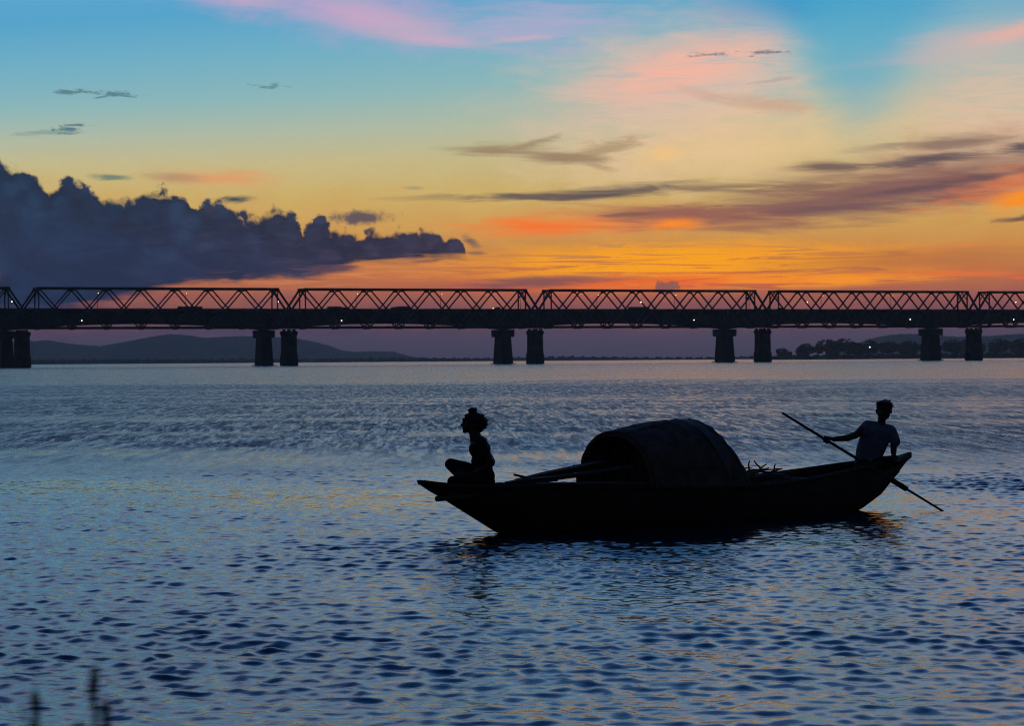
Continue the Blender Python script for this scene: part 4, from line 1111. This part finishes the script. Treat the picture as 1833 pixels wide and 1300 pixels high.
# head, turned a little to his right
b.ell(m3(1582, 732), (.092, .098, .108)); b.ell(m3(1580.5, 741, -.02), (.084, .078, .084)); b.ell(m3(1577.5, 749, -.045), (.058, .05, .045))
b.cap(m3(1577, 734, -.098), .010, m3(1576, 739.5, -.118), .0125); b.ell(m3(1576.2, 740.5, -.108), (.020, .014, .010))
b.ell(m3(1576.5, 745.2, -.088), (.026, .013, .006)); b.ell(m3(1576.6, 747, -.085), (.024, .012, .006))
b.ell(m3(1577.5, 731, -.085), (.062, .022, .014))
for k in (-1, 1): b.ell(m3(1581.5 + 13.2 * k, 737, .01), (.012, .022, .032))
# his right arm, reaching to the oar
OAR_E = Vector((5.433, 30.83, 0.0))
def m_rel(p): return Vector(p) - M_E.location
GR = Vector((((1479 - 916.5) / FPX) * 30.96, 30.96, 0))
GR.z = CAM_H + (hor(1479) - 788.5) / FPX * 30.96
b.chain([(m3(1551, 762), .064), (m3(1540, 770, -.10), .058), (m3(1528, 778, -.17), .048)])
wr = m_rel(GR) + Vector((.088, .02, .012))
b.chain([(m3(1528, 778, -.17), .047), (m3(1512, 783, -.24), .045), (wr, .030)])
# his left arm, braced on the knee
b.chain([(m3(1594, 771), .058), (m3(1599, 787, -.04), .050), (m3(1597.5, 797, -.05), .042)])
b.chain([(m3(1597.5, 797, -.05), .046), (m3(1596, 807, -.10), .041), (m3(1595, 815, -.15), .030)])
hand(b, m3(1595, 815, -.15), (.25, -.75, -.45), (0, -.4, -1), (-1, 0, 0), 0.35)
# legs: left knee out to the side, right leg folded in front
b.chain([(m3(1560, 834, -.02), .098), (m3(1578, 829, -.12), .084), (m3(1598, 823.5, -.17), .062)])
b.chain([(m3(1598, 824, -.17), .056), (m3(1584, 832, -.13), .054), (m3(1566, 838, -.05), .036)])
foot(b, m3(1566, 839, -.05), m3(1550, 841, -.10))
b.chain([(m3(1548, 834, -.02), .098), (m3(1540, 834, -.12), .082), (m3(1532, 835, -.19), .062)])
b.chain([(m3(1532, 836, -.19), .056), (m3(1538, 839, -.10), .050), (m3(1552, 840, .06), .036)])
foot(b, m3(1552, 840, .06), m3(1562, 841, .14))
# gripping hand
T_ax = None
pole_d = (OAR_E - GR).normalized()
gl = m_rel(GR)
sidev = (-pole_d)
for k in range(4):                                                  # four fingers round the shaft
    c0 = gl + sidev * (0.030 - 0.020 * k)
    ex = Vector((1, 0, 0)) - pole_d * pole_d.x; ex.normalize(); ey = pole_d.cross(ex)
    kn = c0 + ex * 0.040 - Vector((0, 0.004, 0))
    path = [c0 + ex * (0.034 * math.cos(a)) + ey * (0.034 * math.sin(a)) for a in (0.3, 1.3, 2.3, 3.3, 4.2)]
    rr = [.0105, .010, .0095, .009, .0085]
    for i in range(4): b.cap(path[i], rr[i], path[i + 1], rr[i + 1], 7)
    b.cap(wr + sidev * (0.016 - 0.011 * k), .0165, path[0], .012, 8)
path = [gl + sidev * 0.045 + ex * (0.034 * math.cos(a)) + ey * (0.034 * math.sin(a)) for a in (-0.3, -1.3, -2.2)]
b.cap(wr + sidev * 0.02, .014, path[0], .0125, 8); b.cap(path[0], .012, path[1], .0108, 8); b.cap(path[1], .0105, path[2], .009, 8)
b.fused('body', M_skin, M_E, 0.006, 4)
c = Body()
c.chain([(m3(1552, 832), .120), (m3(1554, 815), .115), (m3(1560, 795), .124), (m3(1567, 775), .128)])
for k in (-1, 1): c.chain([(m3(1552 + 9.6 * k, 830), .108), (m3(1556 + 11 * k, 808 + 1.5 * k), .102), (m3(1567.5 + 12.5 * k, 778 + 3 * k), .110)])
c.cap(m3(1553, 761.5), .064, m3(1590, 769.5), .064)
c.cap(m3(1560, 762), .062, m3(1592, 769), .062)
c.chain([(m3(1551, 762), .068), (m3(1545, 767, -.06), .066), (m3(1539.5, 772, -.095), .070)])
c.chain([(m3(1594, 771), .066), (m3(1598, 780, -.02), .064), (m3(1600, 790.5, -.045), .072)])
c.fused('shirt', M_shirt, M_E, 0.009, 4)
c = Body()
c.chain([(m3(1560, 834, -.02), .106), (m3(1578, 829, -.12), .092), (m3(1597, 824, -.165), .070)])
c.chain([(m3(1548, 834, -.02), .106), (m3(1540, 834, -.12), .090), (m3(1532.5, 835, -.18), .070)])
c.chain([(m3(1545, 832), .118), (m3(1561, 832), .118)])
c.fused('shorts', M_cloth, M_E, 0.009, 4)
c = Body()
c.ell(m3(1582.5, 729, .015), (.106, .106, .090)); c.ell(m3(1583, 737, .045), (.090, .07, .07)); c.ell(m3(1577, 722, -.04), (.068, .06, .034)); c.ell(m3(1572, 722.5), (.034, .06, .034)); c.ell(m3(1592, 727), (.038, .07, .05))
M_H = c.fused('hair', M_hair, M_E, 0.006, 2)
r2 = random.Random(8); roots = []
for k in range(150):
    q = r2.uniform(-0.2, math.pi * 0.95); p = m3(1582 + 11.5 * math.cos(q), 728 - 8.6 * math.sin(q), r2.uniform(-.06, .06))
    d = Vector((math.cos(q) * .8 + .3, r2.uniform(-.4, .4), math.sin(q))) * r2.uniform(.012, .042)
    roots.append([p, p + d * .6, p + d + Vector((.008, 0, -.004))])
strands(roots, M_hair, M_H, r0=0.0028)
tag(M_E, 'person in a short sleeved shirt sitting on the stern and holding the long oar', 'person')

# --- the steering oar in his hand
t_ = empty('steering_oar', GR)
far = GR - pole_d * 0.665
tip = OAR_E + pole_d * 0.55
def orel(*pts): return [Vector(p) - GR for p in pts]
MB().tube(orel(far, GR, GR.lerp(OAR_E, 0.54)), [0.015, 0.018, 0.020], 9).build('shaft', M_bamboo, t_)
MB().tube(orel(GR.lerp(OAR_E, 0.535), GR.lerp(OAR_E, 0.56), GR.lerp(OAR_E, 0.69), GR.lerp(OAR_E, 0.705)), [0.026, 0.034, 0.036, 0.028], 9).build('lashing', M_wood, t_)
MB().tube(orel(GR.lerp(OAR_E, 0.70), OAR_E, tip), [0.015, 0.013, 0.012], 8).build('lower_shaft', M_bamboo, t_)
bl = taper_plank(tuple(OAR_E + pole_d * 0.03), tuple(tip), 0.02, 0.07, 0.012)
MB().add([tuple(Vector(p) - GR) for p in bl.v], bl.f).build('blade', M_deck, t_)
tag(t_, 'long oar slanting from the rower hand down into the water behind the stern', 'oar')

# ------------------------------------------------------------------ weeds on the near bank
M_weed = mat('dry_weed', (0.045, 0.032, 0.022), 0.95, 0.3, 30.0)
def weed(px, top_y, dist, lab, head, lean, seed):
    x = (px - 916.5) / FPX * dist; zt = CAM_H - (top_y - hor(px)) / FPX * dist
    r2 = random.Random(seed)
    t = empty('weed_stalk', (x, dist, 0.0)); z0 = 0.1
    pts = [(lean * 1.2, 0.02, z0), (lean * 0.8, 0, zt * 0.45), (lean * 0.35, 0, zt * 0.75), (0, 0, zt - 0.02)]
    MB().tube(pts, [0.004, 0.0032, 0.0024, 0.0016], 6).build('stem', M_weed, t)
    hb = MB()
    for k in range(60):
        q = r2.uniform(0, 6.28); u_ = r2.random(); rr = 0.0024 * math.sin(math.pi * min(1, 0.15 + u_)) * head
        c = Vector((rr * math.cos(q) + lean * 0.35 * u_ * head * 0.05 / 0.2, rr * math.sin(q), zt - head * 0.028 * u_))
        hb.ball(c, (0.0018, 0.0018, 0.003), 6, 4)
    hb.build('seed_head', M_weed, t)
    for k in range(7):
        u_ = 0.03 + 0.02 * k; q = r2.uniform(0, 6.28); L = 0.014 + 0.003 * k; z = zt - u_; x0 = lean * 0.35 * min(1, u_ / (0.25 * zt))
        p0 = Vector((x0, 0, z)); p1 = p0 + Vector((math.cos(q) * L * 0.6, math.sin(q) * L * 0.6, L * 0.5)); p2 = p0 + Vector((math.cos(q) * L, math.sin(q) * L, L * 1.2))
        sb = MB().tube([p0, p1, p2], [0.0016, 0.0013, 0.001], 5)
        sb.ball(p2, (0.0012, 0.0012, 0.003), 6, 4)
        sb.build('side_sprig', M_weed, t)
    for k in range(3):
        z = zt * (0.35 + 0.13 * k); q = r2.uniform(0, 6.28); L = 0.2
        lf = MB(); d = Vector((math.cos(q), math.sin(q), 0)); sdv = Vector((-d.y, d.x, 0)) * 0.006; p0 = Vector((lean * (0.9 - 0.8 * z / zt), 0, z))
        a_ = [p0, p0 + d * L * .5 + Vector((0, 0, .07)), p0 + d * L + Vector((0, 0, .03))]
        lf.add([a_[0] - sdv, a_[0] + sdv, a_[1] + sdv, a_[1] - sdv, a_[2]], [(0, 1, 2, 3), (3, 2, 4)]); lf.build('leaf', M_weed, t)
    tag(t, lab, 'weed', 'weeds on the near bank')
weed(166, 1196, 2.1, 'blurred brown weed with a thick seed head, tallest of the three at bottom left', 1.2, -0.03, 1)
weed(57, 1240, 2.0, 'blurred weed nearest the left edge at bottom left', 1.0, 0.03, 2)
weed(188, 1258, 2.15, 'blurred short weed, rightmost of the three at bottom left', 1.0, -0.02, 3)

# ------------------------------------------------------------------ evening haze
hz = bpy.data.materials.new('evening_haze'); hz.use_nodes = True
NT = hz.node_tree; NT.nodes.clear()
_o = NT.nodes.new('ShaderNodeOutputMaterial'); _v = NT.nodes.new('ShaderNodeVolumePrincipled')
_v.inputs['Color'].default_value = (0.86, 0.88, 0.95, 1); _v.inputs['Density'].default_value = 3.7e-5; _v.inputs['Anisotropy'].default_value = 0.7
NT.links.new(_v.outputs[0], _o.inputs['Volume'])
hb = MB().box((0, 0, 49), (20000, 20000, 106)).mesh('haze', hz)
tag(obj('haze', hb), 'thin evening haze over the river', 'haze', kind='stuff')
